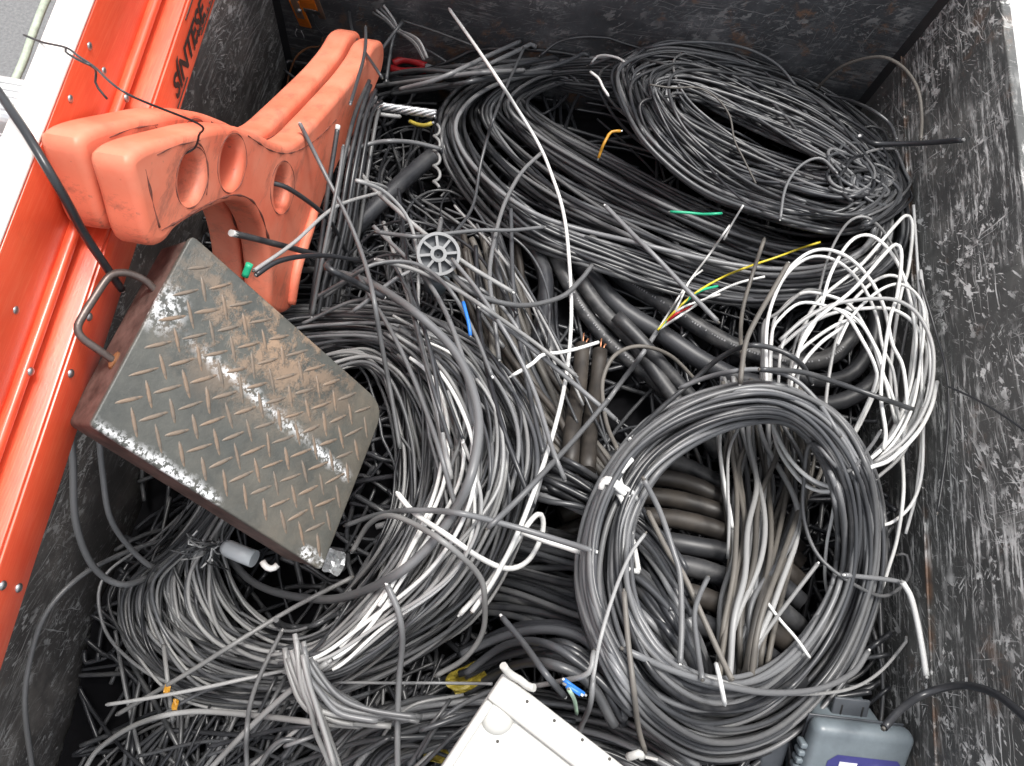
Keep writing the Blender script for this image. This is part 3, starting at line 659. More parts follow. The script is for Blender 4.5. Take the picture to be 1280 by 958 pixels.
# ------------------------------------------------------------------ single loose cables lying on top, each one traced
L = [
 ('cable', 'thick grey cable looping round the right and near side of the chequer plate box', [(322, 346), (370, 338), (420, 341), (470, 358), (530, 400), (575, 450), (598, 520), (590, 590), (565, 645), (530, 690), (488, 723), (425, 748), (363, 745), (315, 727), (280, 690)], 4.6, 'grey', [.0, .03, .02, .01, .0, .01, .01, .0]),
 ('white_cable', 'bright white cable bent in a hook over the grey white coil', [(497, 617), (519, 642), (560, 670), (601, 698), (635, 711), (660, 701), (676, 673), (679, 651), (672, 643), (654, 664), (613, 726), (575, 768)], 2.7, 'white', [.012, .005, .01, .02, .0]),
 ('white_cable', 'flat white strip crossing the dark bundle towards the ring coil', [(652, 664), (680, 675), (705, 683), (726, 690)], 3.4, 'white', None),
 ('white_cable', 'long thin white cable falling from the back wall through the whole heap', [(562, 12), (600, 66), (640, 126), (673, 180), (690, 220), (704, 265), (711, 320), (714, 400), (706, 480), (686, 560), (652, 655), (620, 720), (590, 765)], 2.5, 'white', [.10, .06, .02, .008, .004, .0]),
 ('cable', 'thin grey cable running from the chequer plate towards the dark bundle', [(432, 657), (475, 643), (520, 638), (575, 642), (640, 658), (700, 676), (745, 690)], 2.8, 'grey', [.01, .012, .006, .0]),
 ('cable', 'light grey cable arching off the plate corner over the white coil', [(440, 690), (462, 655), (490, 645), (530, 662), (570, 690), (600, 722), (606, 754), (603, 791), (581, 823), (545, 845)], 2.8, 'light', [.01, .02, .01, .0]),
 ('cable', 'grey cable sagging under the plastic hub in a wide curve', [(551, 275), (549, 305), (568, 345), (600, 370), (651, 382), (700, 372), (725, 351), (740, 332)], 3.2, 'grey', [.02, .03, .01, .004]),
 ('cable', 'pale looping cable between the orange leg and the plastic hub', [(500, 146), (457, 144), (438, 166), (438, 194), (463, 232), (500, 266), (538, 298), (590, 335), (640, 365)], 2.9, 'light', [.06, .08, .06, .03, .01]),
 ('cable', 'dark grey cable branching right from the pale loop near the legs', [(430, 198), (450, 184), (480, 177), (515, 178), (550, 186)], 3., 'grey', [.05, .06, .04]),
 ('cable', 'tan thin cable standing in a narrow loop beside the ring coil', [(772, 562), (760, 535), (754, 505), (754, 473), (769, 444), (800, 433), (838, 445), (872, 478)], 2.6, 'tan', [.0, .015, .03, .02, .01]),
 ('cable', 'black cable rising over the top of the ring coil', [(788, 548), (826, 511), (863, 479), (901, 447), (938, 432), (976, 439), (1002, 456), (1015, 480)], 3., 'char', [.0, .015, .025, .02, .0]),
 ('cable', 'second dark cable curving just above the ring coil', [(850, 485), (890, 470), (940, 462), (985, 470), (1020, 500), (1050, 545)], 2.7, 'grey', [.0, .012, .01, .0]),
 ('cable', 'straight dark rod of cable crossing the white coil to the right wall', [(950, 462), (1000, 465), (1041, 477), (1090, 494), (1141, 512)], 3., 'char', [.01, .02, .02, .015]),
 ('thin_wire', 'thin grey wire draped over the right side of the ring coil', [(1100, 540), (1085, 562), (1055, 590), (1015, 554), (1005, 601), (1005, 648), (1021, 692), (1055, 723), (1099, 745), (1124, 736), (1137, 717), (1134, 694), (1122, 694)], 2., 'grey', [.0, .0, .004, .004, .0]),
 ('binding_strip', 'grey strip wrapped flat across the right side of the ring coil', [(1056, 719), (1075, 721), (1095, 723), (1118, 726), (1130, 730)], 2.6, 'grey', None),
 ('thin_wire', 'thin pale wire trailing from the ring coil bottom to the right wall', [(880, 845), (940, 862), (1000, 868), (1060, 862), (1100, 840), (1137, 797)], 1.8, 'light', [.0, .01, .02, .01]),
 ('cable', 'cable running nearly straight across the ring coil at its lower edge', [(780, 812), (840, 838), (900, 856), (960, 866), (1020, 862), (1065, 842), (1085, 815)], 3., 'grey', [.0, .012, .012, .0]),
 ('cable', 'straight cable with a cut pale end lying over the upper coil', [(757, 258), (790, 292), (826, 328), (862, 366), (897, 402)], 3.2, 'grey', [.0, .01, .02, .02]),
 ('cable', 'grey cable leaning across the upper coil beside the long white one', [(676, 192), (655, 212), (640, 235), (628, 262), (618, 300), (612, 345), (618, 400), (624, 450)], 2.8, 'grey', [.0, .015, .02, .01, .0]),
 ('cable', 'long grey cable slanting down through the dusty cables to the tan loop', [(600, 385), (640, 415), (680, 448), (720, 482), (770, 525)], 3., 'grey', [.02, .02, .01]),
 ('cable', 'grey cable crossing from the tan loop down left past the white tie', [(760, 500), (722, 545), (690, 580), (650, 622), (610, 660)], 2.8, 'grey', [.01, .015, .004]),
 ('cable', 'thin grey cable crossing the dusty cables to the upper bend of the grey coil', [(566, 325), (598, 365), (640, 430), (668, 490), (690, 560), (706, 600)], 2.6, 'grey', [.015, .015, .01]),
 ('white_wire', 'bent white wire with a forked tip beside the dusty stubs', [(640, 470), (665, 455), (678, 444), (700, 441), (722, 436), (748, 428)], 2.2, 'white', [.01, .02, .02]),
 ('cable', 'straight grey cable from the plate box across to the lower left', [(147, 893), (200, 862), (250, 832), (310, 794), (372, 757), (440, 722)], 2.6, 'light', [.02, .03, .02, .01]),
 ('white_cable', 'stiff pale cable pointing left from the tied gather of the coil', [(134, 881), (180, 874), (250, 861), (310, 848), (366, 836)], 2.1, 'light', [.03, .02, .01]),
 ('cable', 'pale grey cable bowing along the near left corner', [(104, 965), (125, 935), (175, 904), (237, 890), (312, 894), (400, 904), (450, 908)], 2.9, 'light', [.02, .03, .02, .01]),
 ('cable', 'grey cable slanting up from the near edge to the tied gather', [(262, 962), (312, 910), (360, 866), (410, 828)], 2.9, 'light', [.015, .02, .01]),
 ('cable', 'grey cable falling straight from the tied gather to the near edge', [(352, 790), (325, 845), (312, 885), (308, 925), (309, 965)], 2.4, 'grey', [.01, .02, .015]),
 ('cable', 'grey cable hanging vertically over the near end of the grey white coil', [(484, 732), (498, 765), (503, 800), (499, 848), (497, 905), (497, 965)], 3., 'grey', [.0, .015, .02, .02]),
 ('cable', 'thin cable sweeping down over the grey white coil from the orange leg', [(375, 155), (405, 215), (440, 285), (462, 350), (475, 420), (490, 500), (500, 560)], 2.6, 'grey', [.28, .2, .1, .05, .01, .0]),
 ('cable', 'long straight cable leaning from the plastic hub up to the back bundle', [(655, 60), (620, 140), (602, 200), (590, 260), (560, 300), (530, 330)], 2.2, 'char', [.02, .02, .01]),
 ('cable', 'thin dark cable running level above the plastic hub', [(470, 290), (520, 296), (560, 292), (600, 288), (640, 288), (680, 284)], 2.6, 'grey', [.03, .03, .02]),
 ('cable', 'pale straight cable lying beside the plastic hub towards the dusty cables', [(470, 325), (520, 338), (570, 362), (620, 395), (670, 430), (720, 470)], 2.6, 'light', [.03, .03, .02, .01]),
 ('cable', 'thin dark cable arched over the right shoulder of the grey white coil', [(395, 372), (430, 352), (470, 330), (520, 330), (560, 360), (590, 410), (615, 470)], 2.3, 'grey', [.02, .03, .02, .01]),
 ('cable', 'grey cable lying along the dark side of the upper right coil', [(975, 275), (982, 235), (1000, 208), (1025, 198), (1045, 215)], 2., 'grey', [.005, .01, .01]),
 ('cable', 'thin cable dropping from the upper right coil into the white loops', [(955, 300), (940, 345), (928, 390), (926, 430), (930, 462)], 2.5, 'tan', [.01, .02, .01]),
 ('cable', 'tan cable bowing from the white loops to the thick black cables', [(985, 330), (965, 365), (945, 400), (932, 430), (925, 480)], 2.8, 'tan', [.01, .02, .01]),
 ('cable', 'thin dark cable thrown above the upper coils along the back wall', [(735, 82), (780, 68), (830, 56), (880, 53), (930, 60), (970, 80), (995, 108)], 2.4, 'char', [.0, .015, .02, .02, .01]),
 ('cable', 'thin black cable arched behind the first coil at the back wall', [(675, 70), (700, 52), (740, 46), (780, 50), (805, 60)], 2.2, 'black', [.0, .02, .02, .0]),
 ('white_wire', 'short crooked white wire end at the back of the upper coils', [(740, 78), (748, 70), (762, 70), (775, 74), (783, 80)], 1.8, 'white', [.01, .02, .015]),
 ('white_wire', 'short bent piece of white wire inside the first coil', [(738, 90), (748, 98), (754, 110), (760, 119)], 2., 'white', [.02, .02, .02]),
 ('thin_wire', 'thin tan wire wandering over the slimmer back right coil', [(812, 106), (840, 110), (872, 110), (895, 122), (912, 145), (918, 175), (930, 200), (945, 230)], 1.3, 'tan', [.01, .008, .005]),
 ('white_wire', 'thin white sliver poking out over the upper coil', [(905, 300), (915, 280), (929, 257)], 1.2, 'white', [.0, .015, .03]),
 ('cable', 'dark cable snaking down between the ring coil and the white panel', [(742, 842), (738, 880), (728, 905), (716, 935)], 2.4, 'grey', [.0, .01, .01]),
 ('cable', 'tan cable standing against the lower left of the ring coil', [(780, 740), (785, 800), (792, 860), (798, 910), (806, 938)], 2.4, 'tan', [.004, .004, .008]),
 ('thin_wire', 'thin pale wire crossing the left side of the ring coil', [(806, 668), (790, 690), (775, 722), (760, 765), (748, 810), (741, 850)], 1.7, 'light', [.004, .012, .01, .01]),
 ('cable', 'thin cable from the panel corner to the ring coil', [(668, 858), (700, 852), (735, 842), (742, 815)], 2.2, 'light', [.02, .02, .01]),
 ('cable', 'short dark cable crossing the dark arch above the panel', [(628, 772), (655, 805), (680, 840), (705, 870)], 2.8, 'char', [.01, .015, .01]),
 ('thin_wire', 'thin straight wire across the gather to the panel', [(420, 853), (480, 854), (550, 854), (615, 855)], 1.5, 'grey', [.02, .02, .02]),
 ('cable', 'thin dark cable inside the ring crossing the dusty fan', [(810, 640), (835, 690), (855, 720), (880, 775), (905, 830), (915, 850)], 2.9, 'tan', [.01, .015, .01]),
 ('cable', 'short grey cable curving inside the ring coil', [(805, 600), (825, 640), (842, 690), (850, 720), (852, 780), (850, 830)], 2.8, 'grey', [.01, .015, .01]),
 ('cable', 'curved grey cable stub inside the ring beside the dusty fan', [(885, 722), (874, 745), (868, 770), (872, 810), (878, 850)], 2.5, 'grey', [.012, .012, .01]),
 ('white_cable', 'thin white cable crossing the dusty fan inside the ring', [(958, 752), (975, 775), (995, 798), (1012, 822)], 1.7, 'white', [.004, .008, .004]),
 ('white_cable', 'white strip leaning left inside the ring by the dusty fan', [(1022, 705), (995, 740), (965, 780), (945, 810)], 2.2, 'light', [.006, .008, .004]),
 ('white_wire', 'short white wire end lying at the bottom of the ring', [(895, 830), (900, 850), (906, 880)], 2., 'white', [.02, .03, .02]),
]
for nm, lab, p, r, m, lf in L:
    loose(nm, lab, 'wire' if 'wire' in nm or 'strip' in nm else 'cable', p, r, m, lift=lf, stiff=9)
# gathered strands that splay from the tie towards the near edge
t = coil('cable_bundle', 'light grey cables splaying downward from the tied gather of the coil', at=(420, 860))
band(t, 'cable', [(372, 785), (398, 828), (430, 866), (470, 884), (530, 894)], [(356, 788), (366, 848), (390, 890), (432, 906), (505, 914)], 14, 2.5, ['light', 'grey', 'grey'], jit=.10, ends=.25, stiff=9, loop=.02)
band(t, 'cable', [(374, 790), (388, 855), (405, 905), (425, 965)], [(364, 790), (378, 860), (392, 905), (405, 965)], 5, 2.4, ['light', 'grey'], jit=.12, stiff=9, ends=.15)
tube_obj('binding', smooth3d([near_h(x, y, .003) for x, y in [(345, 775), (356, 782), (372, 784), (392, 782), (408, 774), (425, 766)]], .004), .0028, CAB['char'], t, 8)
# ------------------------------------------------------------------ extension ladder along the left edge
LO = np.array([-.275, -.052, .277]); LF = np.array([-.300, .533, .310])
ly = unit(LF - LO); lx = unit(np.cross(ly, [0, 0, 1])); lz = np.cross(lx, ly); LM = frame(LO, lx, ly, lz)
lad = thing('extension_ladder', 'orange fibreglass extension ladder with two nested sections along the left edge', 'ladder', tuple(LO))
def LP(x, y, z): return LO + lx * x + ly * y + lz * z
def on_rail(px, py, x): return np.linalg.inv(LM) @ np.append(on_plane(px, py, LP(x, 0, 0), lx), 1)
Y0, Y1 = -.75, 1.15
def rail(x, z0, z1, w, sgn, flange_mat=None, lip=0.0):
    bm = bmesh.new()
    add_box(bm, (min(x, x - .004 * sgn), Y0, z0), (max(x, x - .004 * sgn), Y1, z1), LM, .0014)
    add_box(bm, (min(x - .0042 * sgn, x - w * sgn), Y0, z0 + .0005), (max(x - .0042 * sgn, x - w * sgn), Y1, z0 + .0045), LM, .001)
    if flange_mat is None: add_box(bm, (min(x - .0015 * sgn, x - w * sgn), Y0, z1 - .001), (max(x - .0015 * sgn, x - w * sgn), Y1, z1 + .003), LM, .0016)
    if lip: add_box(bm, (min(x - .001 * sgn, x + lip * sgn), Y0, z0 + .001), (max(x - .001 * sgn, x + lip * sgn), Y1, z0 + .0085), LM, .0024, 3)
    o = bm_obj('rail', bm, M_FIBRE, lad, True)
    try: o.data.set_sharp_from_angle(angle=math.radians(45))
    except Exception: pass
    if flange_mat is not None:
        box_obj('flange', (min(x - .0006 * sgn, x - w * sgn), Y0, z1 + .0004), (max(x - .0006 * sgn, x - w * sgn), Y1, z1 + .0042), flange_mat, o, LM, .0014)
    return o
R2 = rail(0, 0, .043, .040, 1)
R1 = rail(-.022, .052, .118, .024, 1, M_GLARE, lip=.007)
rail(-.40, 0, .043, .040, -1); rail(-.378, .052, .118, .034, -1, M_GLARE)
ry = on_rail(20, 112, -.06)[1]
for k in range(-3, 4):
    yy = ry + .30 * k
    if not Y0 + .05 < yy < Y1 - .05: continue
    for (xa, xb, zc) in ((-.374, -.026, .084), (-.396, -.004, .021)):
        bm = bmesh.new(); add_box(bm, (xa, yy - .019, zc - .013), (xb, yy + .019, zc + .012), LM, .007, 4)
        for q in (-.011, -.0055, 0, .0055, .011): add_box(bm, (xa + .002, yy + q - .0009, zc + .0115), (xb - .002, yy + q + .0009, zc + .0135), LM, 0)
        bm_obj('rung', bm, M_ALU, lad)
def dome(name, c, n, r, h, mat, parent, seg=12):
    n = unit(n); a = unit(np.cross(n, [0.3, .9, .2])); b = np.cross(n, a); V = []; Fc = []
    for k, (rr, hh) in enumerate(((1, 0), (.95, .45), (.7, .8), (.35, 1))):
        for j in range(seg):
            th = 2 * math.pi * j / seg; V.append(c + (a * math.cos(th) + b * math.sin(th)) * r * rr + n * h * hh)
    for k in range(3):
        for j in range(seg): Fc.append((k * seg + j, k * seg + (j + 1) % seg, (k + 1) * seg + (j + 1) % seg, (k + 1) * seg + j))
    Fc.append(tuple(range(3 * seg, 4 * seg)))
    return mesh_obj(name, V, Fc, mat, parent)
for p in [(112, 58), (130, 89), (88, 124), (20, 388)]:
    q = on_rail(*p, -.022); dome('rivet', LP(-.0221, q[1], q[2]), lx, .0030, .0014, M_STEEL, lad)
for p in [(152, 113), (29, 459)]:
    q = on_rail(*p, -.015); dome('rivet', LP(-.0151, q[1], .0565), lx, .0032, .002, M_STEEL, lad)
for p in [(111, 396), (88, 467), (3, 732), (23, 735)]:
    q = on_rail(*p, 0); dome('rivet', LP(-.0001, q[1], min(max(q[2], .008), .036)), lx, .0034, .0022, M_STEEL, lad)
def text_mesh(body, M, size, mat, parent, name='lettering', shear=.3, offset=.012, width=None):
    cu = bpy.data.curves.new('txt', 'FONT'); cu.body = body; cu.size = 1; cu.shear = shear; cu.offset = offset; cu.extrude = .01; cu.resolution_u = 3
    o = bpy.data.objects.new('txt', cu); C.objects.link(o)
    bpy.context.view_layer.update()
    me = bpy.data.meshes.new_from_object(o.evaluated_get(bpy.context.evaluated_depsgraph_get()))
    bpy.data.objects.remove(o); bpy.data.curves.remove(cu)
    xs = np.array([v.co[:] for v in me.vertices]); x0, x1 = xs[:, 0].min(), xs[:, 0].max(); cap = xs[:, 1].max()
    for v in me.vertices:
        u = (v.co.x - x0) / (x1 - x0) * width; h = v.co.y / cap * size
        q = np.asarray(M) @ np.array([u, h, .0003 + v.co.z * .01, 1]); v.co = q[:3]
    me.materials.clear(); me.materials.append(mat); me.name = name
    return link(bpy.data.objects.new(name, me), parent)
ya = on_rail(214, 110, 0)[1]; yb = on_rail(254, 2, 0)[1]
TM = frame(LP(.0004, ya, .0115), ly, lz, lx)
text_mesh('S\u00cdNTESE', TM, .0185 * 1.22, M_INK, R2, width=yb - ya, shear=.32, offset=.03)
def strip(p0, p1, wd): box_obj('printed_line', (.0002, min(p0[0], p1[0]), p0[1] - wd / 2), (.0008, max(p0[0], p1[0]), p0[1] + wd / 2), M_INK, R2, LM, 0)
strip((ya + .06, .0395), (yb + .03, .0395), .0012); strip((ya - .005, .0065), (ya + .028, .0065), .0011); strip((ya + .075, .0065), (yb + .02, .0065), .0011)
for k in range(13): box_obj('printed_dot', (.0002, ya + .055 + k * .0075, .0093), (.0008, ya + .058 + k * .0075, .0106), M_INK, R2, LM, 0)

# ------------------------------------------------------------------ two orange moulded plastic barrier legs
lA, lB, lC = P(170, 200, .415), P(468, 58, .075), P(365, 375, .08)
ln = unit(np.cross(lB - lA, lC - lA)); ln *= np.sign(ln[0])
le1 = unit(np.cross([0, 0, 1], ln)); le2 = np.cross(ln, le1); LEG_T = .030
front = [(163, 208), (169, 192), (188, 181), (225, 170), (265, 160), (298, 159), (325, 168), (343, 177), (358, 181), (374, 174), (394, 153), (417, 127), (440, 100), (457, 76), (469, 55), (480, 55), (477, 92), (450, 155), (420, 215), (398, 272), (381, 331), (366, 385), (340, 388),
         (338, 340), (334, 305), (326, 278), (314, 259), (298, 252), (278, 256), (246, 271), (222, 287), (208, 304), (193, 308), (184, 292), (174, 250)]
holes = [((240, 222), 13.5, 32, .12), ((290, 204), 11.5, 31, .1), ((353, 235), 8.5, 27, .08)]
def uv(p):
    q = on_plane(p[0], p[1], lA, ln) - lA; return np.array([q @ le1, q @ le2])
def make_leg():
    cu = bpy.data.curves.new('leg', 'CURVE'); cu.dimensions = '2D'; cu.fill_mode = 'BOTH'; cu.resolution_u = 1
    cu.extrude = LEG_T / 2 - .0065; cu.bevel_depth = .0065; cu.bevel_resolution = 4; cu.offset = -.0065
    loops = [resample(catmull([uv(p) for p in front], True, 300), .006, True)]
    for (c, rx, ry_, sl) in holes:
        th = np.linspace(0, 2 * math.pi, 36, endpoint=False)
        loops.append(np.array([uv((c[0] + rx * math.cos(a) - sl * ry_ * math.sin(a), c[1] + ry_ * math.sin(a))) for a in th]))
    for lp in loops:
        s = cu.splines.new('POLY'); s.points.add(len(lp) - 1); s.use_cyclic_u = True
        for q, pt in zip(lp, s.points): pt.co = (q[0], q[1], 0, 1)
    o = bpy.data.objects.new('leg', cu); C.objects.link(o); bpy.context.view_layer.update()
    me = bpy.data.meshes.new_from_object(o.evaluated_get(bpy.context.evaluated_depsgraph_get()))
    bpy.data.objects.remove(o); bpy.data.curves.remove(cu)
    co = np.array([v.co[:] for v in me.vertices]); w_ = lA + co[:, :1] * le1 + co[:, 1:2] * le2 + (co[:, 2:] - LEG_T / 2) * ln
    me.vertices.foreach_set('co', w_.ravel()); me.polygons.foreach_set('use_smooth', [True] * len(me.polygons))
    try: me.set_sharp_from_angle(angle=math.radians(40))
    except Exception: pass
    me.materials.clear(); me.materials.append(M_PLASTIC); me.name = 'barrier_leg'; me.update(); return me
leg_me = make_leg()
l1 = tag(link(bpy.data.objects.new('barrier_leg', leg_me)), 'front of two orange plastic barrier legs, with three oval holes showing', 'barrier leg', 'orange barrier legs')
l2 = tag(link(bpy.data.objects.new('barrier_leg', leg_me)), 'rear orange plastic barrier leg mostly hidden behind the front one, resting on the ladder', 'barrier leg', 'orange barrier legs')
l2.location = (-ln * .0335 + np.array([0, .004, .006])).tolist()
# grime that has collected in the moulded grooves
def groove(lg, pts, closed=False, r=.0010):
    W = smooth3d([on_plane(x, y, lA, ln) + ln * .0001 for x, y in pts], .004, closed)
    rr = r * np.clip(.55 + .9 * np.sin(np.arange(len(W)) * .9 + rng.random() * 6) * rng.random(len(W)), .15, 1.3)
    o = tube_obj('grime_line', W, rr, M_GRIME, None, 6, closed); o.parent = lg
for lg in (l1, l2):
    groove(lg, [(182, 212), (187, 236), (193, 262), (199, 284)]); groove(lg, [(202, 288), (222, 277), (248, 262), (276, 248), (298, 244), (316, 252), (328, 272), (336, 300)], r=.0012)
    groove(lg, [(310, 170), (322, 178), (338, 188), (358, 192), (378, 186), (398, 172), (420, 150)], r=.0009)
    groove(lg, [(196, 194), (222, 182), (250, 176)], r=.0006); groove(lg, [(247, 178), (254, 186), (258, 200), (260, 222), (258, 244)], r=.0009)
    for (c, rx, ry_, sl) in holes: groove(lg, [(c[0] + (rx + 6.5) * math.cos(a) - sl * ry_ * math.sin(a), c[1] + (ry_ + 6.5) * math.sin(a)) for a in np.linspace(0, 2 * math.pi, 18, endpoint=False)], True, .0006)
# raised lower rib of the legs
for lg, off in ((l1, np.zeros(3)), (l2, np.array(l2.location[:]))):
    def LG(px, py, o): return on_plane(px, py, lA, ln) + ln * o
    rib = tube_obj('rib', smooth3d([LG(362, 380, .001), LG(368, 335, .003), LG(382, 290, .003), LG(392, 262, .001)], .005), .006, M_PLASTIC, None, 10)
    rib.parent = lg

# ------------------------------------------------------------------ chequer plate box
def plate_mat():
    m, t, b = new_mat('worn_chequer_plate')
    tc = t.nodes.new('ShaderNodeTexCoord'); sx = t.nodes.new('ShaderNodeSeparateXYZ'); t.links.new(tc.outputs['Object'], sx.inputs[0])
    u, v = sx.outputs[0], sx.outputs[1]
    base = ramp(t, noise(t, 22, 6, rough=.7), [(.3, (.036, .040, .038)), (.55, (.068, .071, .064)), (.8, (.12, .116, .098))])
    def blob(u0, v0, s, wd):
        d = mth(t, 'SQRT', mth(t, 'ADD', mth(t, 'POWER', mth(t, 'SUBTRACT', u, u0), 2.), mth(t, 'MULTIPLY', mth(t, 'POWER', mth(t, 'SUBTRACT', v, v0), 2.), wd)))
        return ramp(t, d, [(0., 1.), (s, 0.)])
    dirt = mth(t, 'MULTIPLY', blob(*UV(345, 425), .082, .5), ramp(t, noise(t, 34, 8, seed=2, rough=.76), [(.45, 0.), (.54, 1.)]))
    dust = mth(t, 'MULTIPLY', ramp(t, v, [(.06, .1), (.22, .75)]), ramp(t, noise(t, 16, 6, seed=4, rough=.7), [(.38, 0.), (.68, 1.)]))
    col = mix(t, mth(t, 'MULTIPLY', dust, .6), base, (.20, .16, .115))
    col = mix(t, mth(t, 'MULTIPLY', dirt, .9), col, mix(t, noise(t, 120, 4), (.36, .235, .15), (.24, .165, .11)))
    # white scuffs: a line across the plate and two along its edge
    def line(v0, k, u0, u1, wd, sd):
        d = mth(t, 'ABSOLUTE', mth(t, 'SUBTRACT', u, v0))
        if k: d = mth(t, 'ABSOLUTE', mth(t, 'SUBTRACT', mth(t, 'SUBTRACT', u, v0), mth(t, 'MULTIPLY', v, k)))
        d = mth(t, 'ADD', d, mth(t, 'MULTIPLY', mth(t, 'SUBTRACT', noise(t, 55, 4, seed=sd + 3), .5), .016))
        l_ = ramp(t, d, [(wd * .15, 1.), (wd * .55, 0.)])
        l_ = mth(t, 'MULTIPLY', l_, ramp(t, noise(t, 40, 3, seed=sd + 9), [(.38, .2), (.52, 1.)]))
        rgn = mth(t, 'MULTIPLY', ramp(t, v, [(u0, 0.), (u0 + .008, 1.)]), ramp(t, v, [(u1 - .01, 1.), (u1, 0.)]))
        nz = ramp(t, noise(t, 210, 5, seed=sd, rough=.7), [(.46, 0.), (.52, 1.)])
        return mth(t, 'MULTIPLY', mth(t, 'MULTIPLY', l_, rgn), nz)
    W_ = [SC_LINE and line(*SC_LINE, .009, 1.), line(.0035, shr / shv, .0, .115, .009, 2.), line(.0045, shr / shv, .195, .24, .012, 6.)]
    b2 = mth(t, 'MULTIPLY', blob(*SC_BLOB, .024, 1.3), ramp(t, noise(t, 180, 5, seed=3, rough=.7), [(.47, 0.), (.57, 1.)]))
    tot = b2
    for q in W_: tot = mth(t, 'MAXIMUM', tot, q)
    col = mix(t, mth(t, 'MULTIPLY', tot, .92), col, (.78, .79, .80))
    t.links.new(col, b.inputs['Base Color'])
    t.links.new(mth(t, 'ADD', mth(t, 'MULTIPLY', mth(t, 'MAXIMUM', dirt, dust), .3), .42), b.inputs['Roughness'])
    b.inputs['Metallic'].default_value = 0.
    bump(t, b, mth(t, 'ADD', noise(t, 60, 6, rough=.7), mth(t, 'MULTIPLY', dirt, 1.2)), .45, .002)
    return m
def tread_mat():
    m, t, b = new_mat('worn_tread_bar')
    c = mix(t, ramp(t, noise(t, 25, 4), [(.35, 0.), (.65, 1.)]), (.27, .185, .125), (.17, .135, .105))
    oi = t.nodes.new('ShaderNodeObjectInfo'); c = mix(t, mth(t, 'MULTIPLY', oi.outputs['Random'], .75), c, (.16, .135, .11))
    c = mix(t, ramp(t, noise(t, 260, 4), [(.5, 0.), (.65, .6)]), c, (.10, .095, .085))
    t.links.new(c, b.inputs['Base Color']); b.inputs['Roughness'].default_value = .5; b.inputs['Metallic'].default_value = .3; return m
pO = PQ[0]; pv = np.cross(p_n, p_ex); sgn = np.sign(pv @ p_ey); pv = pv * sgn   # orthonormal in-plane axis
shr = p_ey @ p_ex; shv = p_ey @ pv
def UV(px, py):
    q = on_plane(px, py, pO, p_n) - pO; return q @ p_ex, q @ pv
(u1_, v1_), (u2_, v2_) = UV(236, 425), UV(432, 592)
_k = (u2_ - u1_) / (v2_ - v1_); SC_LINE = (u1_ - _k * v1_, _k, v1_ - .006, v2_ + .008); SC_BLOB = UV(205, 385)
pm = frame(pO, p_ex, pv, p_n)
step = bpy.data.objects.new('step_box', None); C.objects.link(step); step.empty_display_size = .02
step.matrix_world = Matrix(pm.tolist())
tag(step, 'dark chequer plate step box with wire handle tilted on the coils by the ladder', 'step box')
def plink(o):                                          # parts are modelled in the box's own frame
    C.objects.link(o); o.parent = step; return o
def pobj(name, bm, mat, smooth=True):
    me = bpy.data.meshes.new(name); bmesh.ops.recalc_face_normals(bm, faces=bm.faces); bm.to_mesh(me); bm.free(); me.materials.append(mat)
    if smooth:
        me.polygons.foreach_set('use_smooth', [True] * len(me.polygons))
        try: me.set_sharp_from_angle(angle=math.radians(40))
        except Exception: pass
    return plink(bpy.data.objects.new(name, me))
def plate_poly(inset=0.):
    c = [np.array([0, 0]), np.array([p_a, 0]), np.array([p_a + shr * p_b, shv * p_b]), np.array([shr * p_b, shv * p_b])]
    out = []
    rad = [.004, .006, .022, .005]
    for i in range(4):
        a, b_, d = c[i], c[i - 1], c[(i + 1) % 4]; r = rad[i]
        da, db = (b_ - a) / np.linalg.norm(b_ - a), (d - a) / np.linalg.norm(d - a)
        for s in np.linspace(0, 1, 6): out.append(a + da * r * (1 - s) ** 2 + db * r * s ** 2)
    m_ = np.mean(out, 0)
    return [m_ + (q - m_) * (1 - inset / np.linalg.norm(q - m_)) for q in out]
def prism(poly, z0, z1, bev=0.0):
    bm = bmesh.new(); vs = [bm.verts.new((q[0], q[1], z0)) for q in poly]; f = bm.faces.new(vs)
    r = bmesh.ops.extrude_face_region(bm, geom=[f]); up = [v for v in r['geom'] if isinstance(v, bmesh.types.BMVert)]
    for v in up: v.co.z = z1
    bmesh.ops.recalc_face_normals(bm, faces=bm.faces)
    if bev:
        es = [e for e in bm.edges if abs(e.verts[0].co.z - z1) < 1e-6 and abs(e.verts[1].co.z - z1) < 1e-6]
        bmesh.ops.bevel(bm, geom=es, offset=bev, segments=3, affect='EDGES', profile=.5)
    return bm
poly = plate_poly()
pobj('top_plate', prism(poly, -.004, 0., .0016), plate_mat())
pobj('side_wall', prism(plate_poly(.0015), -P_DEP, -.0042), M_RUSTY)
pl_shrink = .0185
bm = bmesh.new()                                       # one raised tread: a low lens
n_ = 12; Lb, Wb, Hb = .0112, .0016, .0009
rings = []
for k, (s, h) in enumerate(((1., 0), (.85, .6), (.5, 1.))):
    rings.append([bm.verts.new((Lb * s * math.cos(2 * math.pi * j / n_) * (1 - .0 * k), Wb * s * math.sin(2 * math.pi * j / n_), Hb * h)) for j in range(n_)])
for k in range(2):
    for j in range(n_): bm.faces.new((rings[k][j], rings[k][(j + 1) % n_], rings[k + 1][(j + 1) % n_], rings[k + 1][j]))
bm.faces.new(rings[2]); bme = bpy.data.meshes.new('tread_bar'); bm.to_mesh(bme); bm.free(); bme.materials.append(tread_mat()); bme.polygons.foreach_set('use_smooth', [True] * len(bme.polygons))
uA, vA = UV(198, 431); SPU = np.array(UV(180, 465)) - np.array([uA, vA]); SPV = np.array(UV(227, 453)) - np.array([uA, vA])
pa = np.array(poly); pc_ = pa.mean(0)
